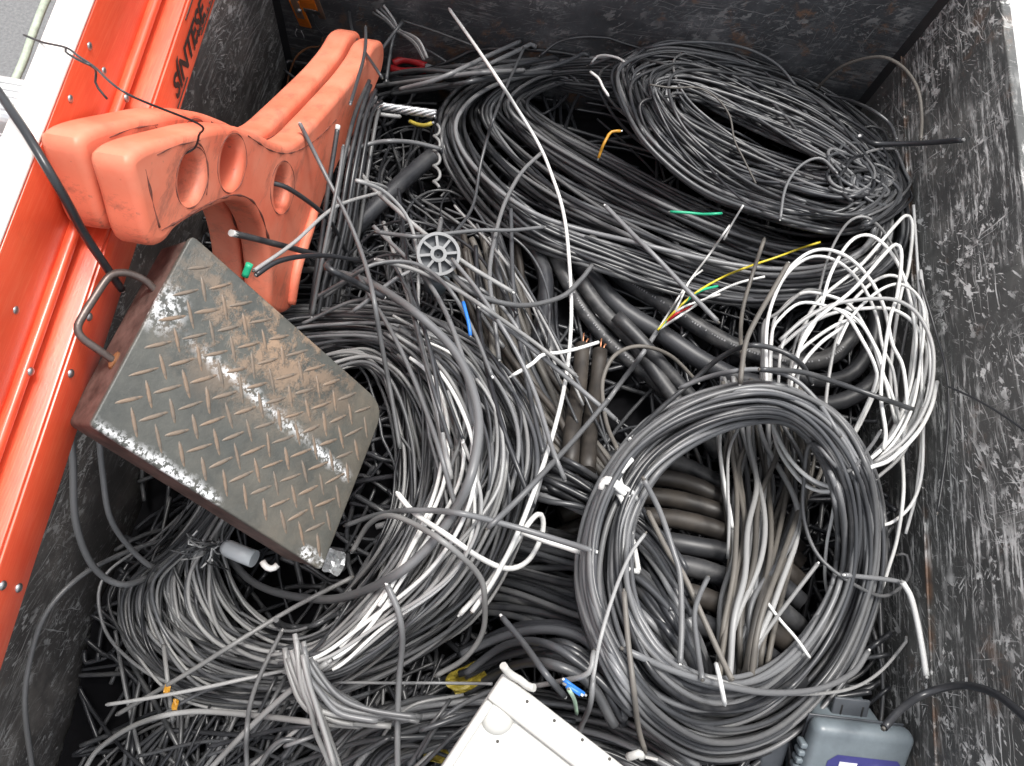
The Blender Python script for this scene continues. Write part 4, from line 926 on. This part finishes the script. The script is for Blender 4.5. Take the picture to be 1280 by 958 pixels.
def inside(q, mrg):
    for i in range(len(pa)):
        a, b_ = pa[i], pa[(i + 1) % len(pa)]; e = b_ - a
        if np.linalg.norm(e) < 1e-6: continue
        s = (e[0] * (q[1] - a[1]) - e[1] * (q[0] - a[0])) / np.linalg.norm(e)
        s0 = (e[0] * (pc_[1] - a[1]) - e[1] * (pc_[0] - a[0]))
        if s * np.sign(s0) < mrg: return False
    return True
for i in range(-14, 15):
    for j in range(-14, 15):
        for typ in (0, 1):
            q = np.array([uA, vA]) + SPU * (i + .5 * typ) + SPV * (j + .5 * typ) * 1.0
            if typ: q = np.array([uA, vA]) + SPU * (i - .5) + SPV * (j + .5)
            if not inside(q, .0075): continue
            d = (SPV - SPU) if not typ else (SPV + SPU)
            o = bpy.data.objects.new('tread_bar', bme); o.location = (q[0], q[1], -.0001)
            o.rotation_euler = (0, 0, math.atan2(d[1], d[0]) + rnd.gauss(0, .04)); o.scale = (rnd.uniform(.88, 1.08), rnd.uniform(.85, 1.15), rnd.uniform(.8, 1.1)); plink(o)
def pw(px, py, w_):
    q = np.linalg.inv(pm) @ np.append(on_plane(px, py, pO + p_n * w_, p_n), 1); return q[:3]
hp_ = [pw(x, y, -.022) for x, y in [(200, 369), (193, 362), (183, 352), (170, 345), (155, 341), (141, 343), (132, 351), (118, 372), (103, 396), (97, 410), (102, 422), (118, 434), (141, 450), (147, 454)]]
V, Fc = tube_geo(smooth3d(hp_, .003), .0029, 10)
me = bpy.data.meshes.new('handle'); me.from_pydata(V.tolist(), [], Fc); me.polygons.foreach_set('use_smooth', [True] * len(Fc)); me.materials.append(M_HANDLE); plink(bpy.data.objects.new('handle', me))
for x, y in ((198, 367), (144, 452)):
    bm = bmesh.new(); q = pw(x, y, -.022); bmesh.ops.create_icosphere(bm, subdivisions=2, radius=.007)
    for v in bm.verts: v.co = Vector((v.co.x * 1.1 + q[0], v.co.y * .5 + q[1], v.co.z * .6 + q[2])) + Vector(rng.normal(0, .0004, 3).tolist())
    pobj('weld', bm, M_RUSTW)

# ------------------------------------------------------------------ wires on ladder and legs
def OR(px, py, x, off=.002): q = on_rail(px, py, x + off); return LP(q[0], q[1], q[2])
def OZ(px, py, z): return P(px, py, z)
zf = LP(-.03, .3, .124)[2]
loose3('tie_wire', 'thin black tie wire from the ladder to the hole in the front orange leg', 'wire', [OZ(30, 44, .40), OZ(53, 53, .425), OZ(83, 60, .442), OZ(100, 72, .448), OZ(118, 84, .45), OZ(160, 118, .462), (LG(215, 150, .02)), LG(229, 166, .012), LG(237, 184, .004), LG(236, 196, -.006)], .0008, 'black', step=.004)
loose3('tie_wire', 'short twisted black wire tail on the ladder rivets', 'wire', [OZ(82, 60, .444), OZ(83, 66, .445), OZ(100, 76, .449), OZ(117, 84, .448), OZ(120, 92, .44), OZ(120, 106, .435), OZ(134, 124, .43)], .0008, 'black', step=.004)
loose3('black_strap_cable', 'thick black cable slanting across the ladder rails to the box handle', 'cable', [OZ(-30, 75, .40), OZ(0, 118, .425), OZ(30, 162, .43), OZ(60, 212, .425), OZ(85, 255, .405), OZ(105, 292, .38), OZ(130, 330, .352), OZ(152, 362, .32)], .0030, 'black')
loose3('rope', 'pale green rope hanging beside the ladder rung', 'rope', [OZ(80, -40, .28), OZ(58, 0, .28), OZ(42, 40, .28), OZ(30, 75, .28), OZ(14, 112, .28), OZ(2, 150, .28), OZ(-20, 200, .27)], .0034, M_ROPE)

# cables standing in front of the legs
def LS(pts, off): return [LG(x, y, off + (k * .0)) for k, (x, y) in enumerate(pts)]
loose3('cable', 'stiff black cable with a white cut end standing against the front orange leg', 'cable', LS([(405, 157), (400, 190), (393, 235), (386, 290), (378, 340), (372, 385)], .016), .0028, 'black')
tag(tube_obj('cable_end', [LG(405.5, 154, .016), LG(405, 157, .016), LG(404.5, 160, .016)], .0029, CAB['white']), 'white cut tip of the black cable on the orange leg', 'cable end')
loose3('cable', 'black cable poking out of the third oval hole of the front leg', 'cable', [LG(344, 230, -.012), LG(350, 233, .006), LG(368, 254, .022), LG(385, 275, .028), LG(398, 302, .03), LG(420, 340, .035)], .0026, 'char')
loose3('cable', 'pale grey cable arching over the legs and falling to the grey white coil', 'cable', [LG(302, 336, .012), LG(330, 298, .030), LG(370, 250, .045), LG(413, 226, .07)] + [P(446, 226, .22), P(479, 239, .19), P(508, 270, .16), P(521, 310, .14), P(523, 353, .13), P(521, 410, .13), P(513, 470, .14)], .0020, 'light')
loose3('cable', 'black cable running from the leg opening over to the thick grey loop', 'cable', [LG(297, 293, -.004), LG(320, 300, .01), LG(365, 316, .04), P(410, 335, .21), P(450, 356, .18), P(480, 372, .165)], .0032, 'black')
tag(tube_obj('cable_end', [LG(295, 292.4, -.0045), LG(297, 293, -.004), LG(299, 293.8, -.003)], .0033, CAB['white']), 'pale cut tip of the cable in the leg opening', 'cable end')
loose3('cable', 'thin black cable curving round the foot of the front orange leg', 'cable', [P(320, 344, .262), P(345, 328, .25), P(375, 321, .23), P(410, 320, .19), P(450, 326, .15)], .0024, 'black')
tag(tube_obj('green_wire_end', smooth3d([P(306, 346, .272), P(309, 338, .276), P(312, 330, .28)], .003), .0032, M_CGREEN, None, 8), 'short green wire end at the top edge of the chequer plate', 'wire end')
t = coil('cable_bundle', 'flat black cables leaning upright against the orange leg tips', at=(420, 240))
for k in range(9):
    o = .010 + .0045 * (k % 3); dx = (k - 4) * 3.2
    tube_obj('cable', smooth3d([LG(455 + dx * .5 + rng.normal(0, 3), 100 + 5 * k, o), LG(438 + dx * .8, 140, o + .006), LG(418 + dx, 205, o + .012), LG(404 + dx * 1.1, 280, o + .014), LG(392 + dx * 1.3, 350, o + .010), LG(384 + dx * 1.4, 400, o + .01)], .008), .0027, CAB[rnd.choice(['black', 'char', 'char', 'grey'])], t)
loose3('cable', 'grey straight cable leaning in front of the black ones by the leg', 'cable', [P(429, 184, .20), P(424, 220, .20), P(414, 270, .19), P(402, 330, .17), P(390, 395, .14)], .0020, 'grey')
loose3('cable', 'thin black cable crossing both orange leg tips', 'cable', [P(436, 15, .02), P(441, 40, .04), P(456, 65, .08), P(470, 86, .10), P(478, 98, .10)], .0021, 'char')
loose3('cable', 'thin dark cable with a pale tip standing above the orange leg tips', 'cable', [P(457, 34, .09), P(457, 55, .10), P(454, 75, .115), P(447, 100, .14), P(438, 130, .17)], .0021, 'char')

# ------------------------------------------------------------------ things at the back left corner
def OB(px, py, off=.01): return on_plane(px, py, np.array([0, YB - off, 0]), np.array([0, 1., 0]))
q = OB(383, 12, .03); strap = thing('ratchet_strap', 'small ratchet buckle with orange webbing hanging on the back wall', 'ratchet strap', tuple(q))
bx_ = np.array([1., 0, 0]); bz_ = unit([0, -.35, 1.]); by_ = np.cross(bz_, bx_)
def SM(px, py): return frame(OB(px, py, .03), bx_, by_, bz_)
for x in (374, 401): box_obj('side_plate', (-.0055, -.010, -.022), (.0055, -.008, .075), M_BRASS, strap, SM(x, 6), .001)
box_obj('spindle', (-.017, -.008, -.006), (.017, .002, .006), M_STEEL, strap, SM(388, 8), .002)
box_obj('webbing', (-.010, -.004, -.040), (.008, -.001, .03), M_WEB, strap, SM(376, 14), .0008)
box_obj('webbing', (-.012, -.012, .0), (.012, -.009, .06), M_WEB, strap, SM(389, 2), .0008)
dome('bolt', OB(374, 13, .041), (0, -1, .3), .0045, .004, M_STEEL, strap)
for k, (x, y) in enumerate(((371, 36), (376, 38))): tube_obj('thread', smooth3d([OB(x, y, .03), OB(x + (3 if k else -2), y + 6, .032), OB(x + (4 if k else 0), y + 10, .03)], .003), .0006, CAB['light'], strap, 5)
loose3('thin_wire', 'thin black wire hanging down the back wall below the ratchet buckle', 'wire', [OB(391, 18, .02), OB(394, 32, .02), OB(405, 46, .02), OB(400, 58, .025), OB(388, 75, .03), OB(376, 95, .04)], .0011, 'char')
loose3('rusty_wire', 'rusty brown wire curling behind the orange leg in the back left corner', 'wire', [OB(404, 47, .015), OB(400, 58, .02), OB(385, 60, .02), OB(370, 72, .03), OB(361, 95, .04), OB(359, 108, .05)], .0015, M_RUSTW)
t = coil('thin_wire_bundle', 'four thin grey wires twisted together on the back wall', at=(500, 40))
for k in range(4):
    tube_obj('wire', smooth3d([OB(466 + k * 4.5, 16 - k * 3, .02), OB(482 + k * 3, 26 - k, .03), OB(494 + k * 2, 38, .045), OB(508 + k * 2, 47 - k, .06), OB(519 + k * 2, 57 - k * 1.5, .075), OB(530 + k * 1.5, 76 - k, .09)], .005), .0019, CAB['light' if k % 2 else 'grey'], t, 7)
for k, (a, b_) in enumerate([((503, 26), (588, 56)), ((520, 56), (556, 76))]):
    loose3('thin_wire', ['straight black wire slanting along the back wall by the four grey wires', 'short black wire below the slanting one at the back wall'][k], 'wire', [OB(*a, .04), OB((a[0] + b_[0]) / 2, (a[1] + b_[1]) / 2 - 1, .05), OB(*b_, .06)], .0018, 'char')
for k, (a, b_, c_) in enumerate([((503, 28), (492, 42), (456, 92)), ((494, 40), (489, 60), (483, 100))]):
    loose3('cable', ['dark cable slanting from the four grey wires down to the leg tips', 'dark upright cable below the four grey wires'][k], 'cable', [OB(*a, .05), OB(*b_, .07), OB(*c_, .12)], .0026, 'char')
rp = coil('red_pliers', 'red handled pliers half buried under the black cable ends', at=(505, 90)); rp['category'] = 'pliers'
b0 = near_h(505, 88, .03)
for s in (-1, 1):
    tube_obj('grip', smooth3d([b0 + np.array([-.020, .004 + s * .005, .0]), b0 + np.array([-.005, .006 + s * .012, .003]), b0 + np.array([.015, .007 + s * .010, .005]), b0 + np.array([.033, .008 + s * .004, .006])], .004), [.006] * len(smooth3d([b0 + np.array([-.020, .004 + s * .005, .0]), b0 + np.array([-.005, .006 + s * .012, .003]), b0 + np.array([.015, .007 + s * .010, .005]), b0 + np.array([.033, .008 + s * .004, .006])], .004)), M_CRED, rp, 10)
tube_obj('jaw', [b0 + np.array([.033, .008, .006]), b0 + np.array([.045, .009, .006]), b0 + np.array([.062, .01, .005])], [.007, .006, .002], M_PALE, rp, 8)
gp = coil('preformed_grip', 'silver twisted wire grip lying beside the legs at the back', at=(505, 138)); gp['category'] = 'wire grip'
a0, a1 = P(471, 133, .03), P(545, 143, .03); ax = a1 - a0; s1 = unit(np.cross(ax, [0, 0, 1])); s2 = np.array([0, 0, 1.])
for k in range(5):
    tt = np.linspace(0, 1, 50); an = tt * 9 + k * 1.257
    tube_obj('wire', a0 + tt[:, None] * ax + .0042 * (np.cos(an)[:, None] * s1 + np.sin(an)[:, None] * s2), .0022, M_SILVER, gp, 7)
tt = np.linspace(0, 1, 70); a0, a1 = P(546, 158, .02), P(546, 236, .06)
tag(tube_obj('spiral_wire', a0 + tt[:, None] * (a1 - a0) + np.column_stack([.0042 * np.sin(tt * 26), .001 * np.cos(tt * 26), .003 * np.cos(tt * 26)]), .0021, CAB['light']), 'crinkled grey wire hanging left of the upper coil bend', 'wire')
loose('yellow_wrapper', 'crumpled yellow scrap below the silver grip', 'wrapper', [(512, 152), (522, 156), (532, 157), (540, 154)], 3., M_YEL, lift=[.04, .04, .04])

# ------------------------------------------------------------------ grey reel hub with eight spokes
hc = P(548, 318, top_h(548, 322, 26) + .006); hn = unit(np.array([.12, -.32, .9])); ha = unit(np.cross([0, 1, 0], hn)); hb = np.cross(hn, ha); HR = .0235
hub = thing('reel_hub', 'small grey plastic reel hub with spokes lying among the cables', 'reel hub', tuple(hc))
def ring_pts(r, z, n=40): return [hc + (ha * math.cos(a) + hb * math.sin(a)) * r + hn * z for a in np.linspace(0, 2 * math.pi, n, endpoint=False)]
def annulus(name, r0, r1, z0, z1, mat):
    V = ring_pts(r1, z0) + ring_pts(r1, z1) + ring_pts(r0, z1) + ring_pts(r0, z0); n = 40
    mesh_obj(name, V, [(k * n + j, k * n + (j + 1) % n, ((k + 1) % 4) * n + (j + 1) % n, ((k + 1) % 4) * n + j) for k in range(4) for j in range(n)], mat, hub, False)
annulus('rim', HR * .86, HR, -.006, .003, M_HUB); annulus('inner_ring', HR * .22, HR * .38, -.006, .0025, M_HUB); annulus('back_disc', 0.001, HR * .88, -.009, -.0065, M_BOXD); annulus('barrel', HR * .5, HR * .72, -.05, -.0095, M_HUB)
for k in range(8):
    a = k * math.pi / 4 + .35; d = ha * math.cos(a) + hb * math.sin(a)
    box_obj('spoke', (HR * .36, -.0014, -.006), (HR * .88, .0014, .002), M_HUB, hub, frame(hc, d, np.cross(hn, d), hn), 0)
bl = near_h(545, 352, .012)
tube_obj('end_cap', [bl + np.array([0, .004, .004]), bl, bl + np.array([0, -.008, -.010])], [.0155, .0155, .012], M_BOX, hub, 20)

# ------------------------------------------------------------------ stripped cable with coloured conductors
scb = coil('stripped_cable', 'grey cable stripped to white, yellow and green conductors on the thick black cables', at=(820, 410)); scb['category'] = 'cable'
tip = near_h(822, 413, .012)
tube_obj('sheath', over([(752, 512), (775, 480), (800, 447), (822, 413)], .006), .0031, CAB['grey'], scb)
def fan(pts, r, m, dz=.012): tube_obj('conductor', over([(822, 413)] + pts, dz), r, CAB[m] if isinstance(m, str) else m, scb, 7)
fan([(838, 388), (852, 366), (868, 343), (884, 322), (912, 282)], .0013, 'white'); fan([(842, 392), (862, 352), (878, 338)], .0013, 'white'); fan([(850, 395), (885, 372), (920, 355), (956, 346)], .0016, 'white'); fan([(848, 388), (870, 378), (900, 368)], .0014, 'white')
fan([(845, 388), (870, 366), (905, 346), (940, 332), (970, 322), (1000, 311), (1025, 303)], .0014, M_CYEL, .016); fan([(848, 386), (868, 368), (880, 362), (897, 358)], .0017, M_CGREEN, .014); fan([(846, 392), (858, 386), (865, 381)], .0016, M_CRED)
loose('green_wire', 'green wire showing between the strands of the upper coil', 'wire', [(838, 265), (858, 266), (880, 268), (902, 267)], 1.8, M_CGREEN, lift=[.002, .003])
loose('blue_wire', 'small blue wire end standing among the dusty cables', 'wire', [(579, 378), (583, 393), (586, 405), (588, 420)], 2., M_CBLUE, lift=[.012, .012])
for k, p in enumerate(([(705, 850), (715, 858), (730, 868)], [(708, 857), (718, 863), (726, 868)])):
    loose('blue_wire', ['longer blue wire end beside the white panel corner', 'shorter blue wire end beside the white panel corner'][k], 'wire', p, 1.9, M_CBLUE, lift=[.012, .014])
loose('pale_green_wire', 'pale green wire curving beside the white panel edge', 'wire', [(711, 862), (718, 875), (721, 892)], 1.6, plain('pale_green_wire', (.35, .48, .36)), lift=[.01, .01])
loose('orange_wire', 'orange sleeved wire end inside the first upper coil', 'wire', [(748, 198), (753, 184), (758, 174), (764, 165), (776, 164)], 2., M_OCH, lift=[.012, .016])

# ------------------------------------------------------------------ scraps
def crumple(name, label, cat, px, wpx, hpx, mat, ang=0, dz=.006, seed=1, nx=9, amp=.004):
    r_ = np.random.default_rng(seed); V = []
    z0 = near_h(px[0], px[1], dz)[2]; ph = r_.random(6) * 6
    for i in range(nx):
        for j in range(nx):
            a, b_ = i / (nx - 1) - .5, j / (nx - 1) - .5
            rr = 1 - .25 * (abs(a) + abs(b_)) + .10 * math.sin(9 * a + ph[0]) * math.cos(7 * b_ + ph[1])
            x = px[0] + (a * wpx * math.cos(ang) - b_ * hpx * math.sin(ang)) * rr; y = px[1] + (a * wpx * math.sin(ang) + b_ * hpx * math.cos(ang)) * rr
            V.append(P(x, y, z0 + amp * (abs(math.sin(8 * a + 4 * b_ + ph[2])) + .6 * math.sin(13 * b_ - 5 * a + ph[3]) + .3 * r_.normal())))
    Fc = [(i * nx + j, (i + 1) * nx + j, (i + 1) * nx + j + 1, i * nx + j + 1) for i in range(nx - 1) for j in range(nx - 1)]
    o = mesh_obj(name, V, Fc, mat, None, False); md = o.modifiers.new('t', 'SOLIDIFY'); md.thickness = .0008
    return tag(o, label, cat)
crumple('yellow_film', 'crumpled yellow film lying above the white panel', 'film', (582, 848), 56, 34, M_YEL, -.5, .012, 3)
crumple('yellow_film', 'dull yellow scrap in the dark just under the grey gather', 'film', (545, 945), 40, 20, M_YEL, .1, .004, 4)
for k, (x, y) in enumerate(((209, 862), (219, 881))):
    crumple('ochre_chip', ['upper small ochre plastic chip under the left coil', 'lower small ochre plastic chip under the left coil'][k], 'plastic chip', (x, y), 9, 17, M_OCH, .2, .008, 5 + k, 5, .001)
# pale plastic under the box
q = p_n
cp = pO + p_ex * .0 + p_ey * .165 - p_n * (P_DEP + .006)
tt = np.linspace(0, 1, 8)
tag(tube_obj('pale_pipe_piece', [P(283, 684, .135), P(286, 686, .137), P(300, 692, .140), P(318, 699, .143)], [.007, .008, .008, .008], M_PALE, None, 16), 'pale plastic pipe piece poking from under the chequer plate box', 'pipe piece')
tag(tube_obj('white_ring', smooth3d([P(328, 702, .15), P(333, 709, .15), P(341, 711, .15), P(347, 706, .15)], .003), .003, CAB['white'], None, 8), 'small white curl under the near edge of the chequer plate box', 'plastic curl')
crumple('foil_scrap', 'crumpled shiny foil scrap under the near corner of the chequer plate', 'foil', (418, 703), 30, 36, plain('foil', (.6, .62, .63), .3, metal=.4), .3, .03, 8, 7, .003)
t = coil('thin_wire_tuft', 'tuft of thin pale stripped wires under the chequer plate edge', at=(255, 685)); t['category'] = 'wire tuft'
for k in range(24):
    a = rng.uniform(2.2, 4.6); Lh = rng.uniform(18, 46); x0, y0 = rng.normal(268, 8), rng.normal(682, 5); bend = rng.normal(0, .8)
    pp = [(x0, y0), (x0 + math.cos(a) * Lh * .5, y0 - math.sin(a) * Lh * .25 + 3), (x0 + math.cos(a + bend) * Lh, y0 - math.sin(a + bend) * Lh * .5 + 4)]
    tube_obj('wire', smooth3d([near_h(*q2, .045 + .01 * rng.random()) for q2 in pp], .004), .0009, CAB[rnd.choice(['light', 'grey', 'white', 'char'])], t, 6)

# loose cables on the left and right walls
def OL(px, py, off=.006): return on_plane(px, py, np.array([XL + off, 0, 0]), np.array([1., 0, 0]))
def OW(px, py, off=.006): return on_plane(px, py, np.array([XR - off, 0, 0]), np.array([1., 0, 0]))
loose3('cable', 'grey cable bowing down the left wall from the near edge', 'cable', [OL(41, 965, .02), OL(31, 879, .02), OL(41, 810, .02), OL(62, 760, .025), OL(103, 719, .04), OL(156, 691, .06), OL(215, 672, .09)], .0028, 'grey')
loose3('cable', 'grey cable hanging from the ladder in a wide hook on the left wall', 'cable', [OL(86, 530, .05), OL(91, 575, .05), OL(94, 648, .05), OL(110, 698, .055), OL(132, 723, .065), OL(157, 731, .08), OL(185, 722, .09)], .0034, 'grey')
loose3('cable', 'thinner cable hanging from the box in a hook on the left wall', 'cable', [OL(124, 545, .07), OL(128, 590, .07), OL(138, 648, .075), OL(166, 689, .085), OL(194, 711, .10), OL(220, 715, .11)], .0028, 'grey')
loose3('cable', 'straight black cable with a pale cut end sticking out to the right wall', 'cable', [OW(1075, 170, .10), OW(1090, 179, .07), OW(1130, 180, .04), OW(1170, 178, .02), OW(1203, 175, .008)], .0032, 'black')
loose3('cable', 'thin tan cable arching across the back right corner', 'cable', [OB(1015, 118, .02), OB(1045, 88, .03), OB(1075, 75, .04), OW(1105, 72, .05), OW(1130, 86, .03), OW(1147, 112, .02), OW(1152, 145, .015), OW(1151, 175, .02)], .0022, 'tan')
loose3('cable', 'thin black cable curving onto the right wall below the tan arch', 'cable', [OB(1032, 118, .03), OB(1060, 125, .05), OW(1090, 138, .05), OW(1112, 155, .03), OW(1121, 176, .03)], .0022, 'char')
loose3('cable', 'black cable arching low on the right wall above the junction box', 'cable', [OW(1105, 910, .08), OW(1125, 888, .06), OW(1155, 868, .03), OW(1200, 857, .012), OW(1245, 868, .010), OW(1290, 905, .012)], .0036, 'black')
loose3('thin_wire', 'thin black wire slanting across the scratched right wall', 'wire', [OW(1182, 482, .01), OW(1215, 497, .006), OW(1250, 517, .006), OW(1290, 545, .006)], .0012, 'black')
loose3('thin_wire', 'thin black wire standing along the right wall seam', 'wire', [OW(1150, 350, .03), OW(1168, 410, .012), OW(1182, 460, .008), OW(1186, 510, .006), OW(1182, 570, .008), OW(1172, 640, .015)], .0015, 'black')
loose3('white_cable', 'short white cable stub hanging on the right wall near the ring coil', 'cable', [OW(1128, 728, .04), OW(1138, 745, .03), OW(1146, 775, .02), OW(1153, 812, .015), OW(1158, 845, .012)], .0028, 'white')

# ------------------------------------------------------------------ off-white plastic panel at the near edge
zc_ = max(top_h(640, 920, 50), top_h(700, 920, 50), top_h(600, 930, 30)) + .004; A0 = P(630, 842, zc_ + .012); a_ = unit(P(553, 958, zc_) - P(630, 842, zc_)); b_ = P(795, 945, zc_) - P(636, 843, zc_); b_ = unit(b_ - a_ * (a_ @ b_))
pn_ = unit(np.cross(a_, b_)); pn_ *= np.sign(pn_[2]); PM = frame(A0, a_, b_, pn_)
pan = thing('plastic_panel', 'off white plastic panel with a rim and small holes cut by the near edge', 'panel', tuple(A0 - pn_ * .012))
PA, PB = .26, .22
box_obj('base', (0, 0, -.012), (PA, PB, -.008), M_PANEL, pan, PM, .0012)
box_obj('rim', (-.0002, 0, -.0078), (.021, PB, -.0015), M_PANEL, pan, PM, .002, 3)
box_obj('rim', (.0212, -.0002, -.0078), (PA, .0065, -.001), M_PANEL, pan, PM, .002, 3)
box_obj('rim', (.0212, PB - .008, -.0078), (PA, PB, -.001), M_PANEL, pan, PM, .002, 3)
dome('corner_boss', A0 + a_ * .026 + b_ * .014 - pn_ * .0081, pn_, .0125, .005, M_PANEL, pan, 24)
def disc(name, px, py, r, mat, h, up=.0):
    c0 = on_plane(px, py, A0 - pn_ * (.0079 - up), pn_); dome(name, c0, pn_, r, h, mat, pan, 16)
for (x, y) in [(628.6, 886), (645.6, 898), (662.8, 910), (680, 922), (697, 934), (714, 946), (731, 958)]:
    disc('mould_ring', x, y, .0040, M_PANEL, .0012); disc('screw_hole', x, y, .0013, M_DARK, .0004, .0013)
for (x, y) in [(589, 913), (619, 913), (622, 927), (659, 877), (693, 901), (728, 925), (762, 949)]: disc('screw_hole', x, y, .0012, M_DARK, .0003, .0001 if x < 630 else .0066)
disc('mould_mark', 634.5, 874, .0058, plain('pale_mould_mark', (.66, .64, .6), .5), .0006)
c0 = on_plane(627.5, 860, A0 - pn_ * .0028, pn_); box_obj('slot', (-.005, -.0016, -.0005), (.005, .0016, .0004), M_DARK, pan, frame(c0, unit(a_ * .75 + b_ * .55), unit(np.cross(pn_, a_ * .75 + b_ * .55)), pn_), .0002)
tube_obj('broken_edge', smooth3d([on_plane(x, y, A0 + pn_ * z, pn_) for x, y, z in [(629, 832, .010), (633, 838, .006), (641, 845, .002), (650, 850, .001), (660, 858, 0), (668, 860, .003)]], .003), .0030, M_PANEL, pan, 7)
tube_obj('broken_edge', smooth3d([on_plane(x, y, A0 + pn_ * z, pn_) for x, y, z in [(786, 946, .0), (793, 944, .006), (799, 942, .008), (802, 946, .003)]], .003), .0030, M_PANEL, pan, 7)
loose('white_wire', 'white wire end sticking from the right end of the panel', 'wire', [(795, 946), (805, 946), (822, 950)], 1.6, 'white', lift=[.016, .016])

# ------------------------------------------------------------------ grey junction box, lower right
zb = max(near_h(1080, 930, .0)[2], .09) + .03
J0 = P(1086, 919, zb); jx = unit(P(1147, 926, zb) - P(1025, 912, zb)); jn = unit(np.array([.0, -.60, .80])); jn = unit(jn - jx * (jn @ jx)); jy = np.cross(jn, jx); JM = frame(J0, jx, jy, jn)
jb = thing('junction_box', 'blue grey plastic junction box with a blue sticker in the near right corner', 'junction box', tuple(J0 - jn * .07))
JW = .5 * np.linalg.norm(P(1150, 926, zb) - P(1022, 912, zb))
box_obj('lid', (-JW, -.11, -.022), (JW, .002, 0), M_BOX, jb, JM, .0095, 5)
box_obj('body', (-JW + .012, -.104, -.075), (JW - .020, -.006, -.0225), M_BOX, jb, JM, .006, 4)
box_obj('lid_seam', (-JW + .002, -.107, -.0245), (JW - .002, -.001, -.0222), M_BOXD, jb, JM, .001)
tb = frame(P(1062, 888, zb - .03), jx, unit(jy * .9 + np.array([0, .3, 0])), unit(np.cross(jx, unit(jy * .9 + np.array([0, .3, 0])))))
tab = box_obj('mounting_tab', (-.019, -.014, -.002), (.019, .013, .002), M_BOXD, jb, tb, .0018, 3)
for x in (-.010, .012): box_obj('slot', (x - .001, -.007, .0012), (x + .001, .006, .0024), M_BLACKP, tab, tb, .0003)
for k in range(5): box_obj('hinge_knuckle', (-JW - .006, -.030 - k * .009, -.018), (-JW + .001, -.024 - k * .009, -.006), M_BOX, jb, JM, .0018, 3)
box_obj('latch', (-JW - .030, -.075, -.060), (-JW - .004, -.028, -.026), M_BOXD, jb, JM, .004, 3)
stk = mesh_obj('sticker', [(np.asarray(JM) @ np.array([x, y, .0006, 1]))[:3] for x, y in [(-.032, -.034), (-.024, -.026), (.037, -.026), (.041, -.030), (.041, -.075), (-.032, -.075)]], [(0, 1, 2, 3, 4, 5)], M_BLUE, jb, False)
box_obj('printed_bar', (-.020, -.046, .0007), (-.002, -.0335, .0012), M_WPRINT, stk, JM, 0)
cc_ = np.asarray(JM) @ np.array([.020, -.044, .0012, 1]); th = np.linspace(0, 2 * math.pi, 28, endpoint=False)
tube_obj('printed_ring', cc_[:3] + .0085 * (np.cos(th)[:, None] * jx + np.sin(th)[:, None] * jy), .0016, M_WPRINT, stk, 6, True)
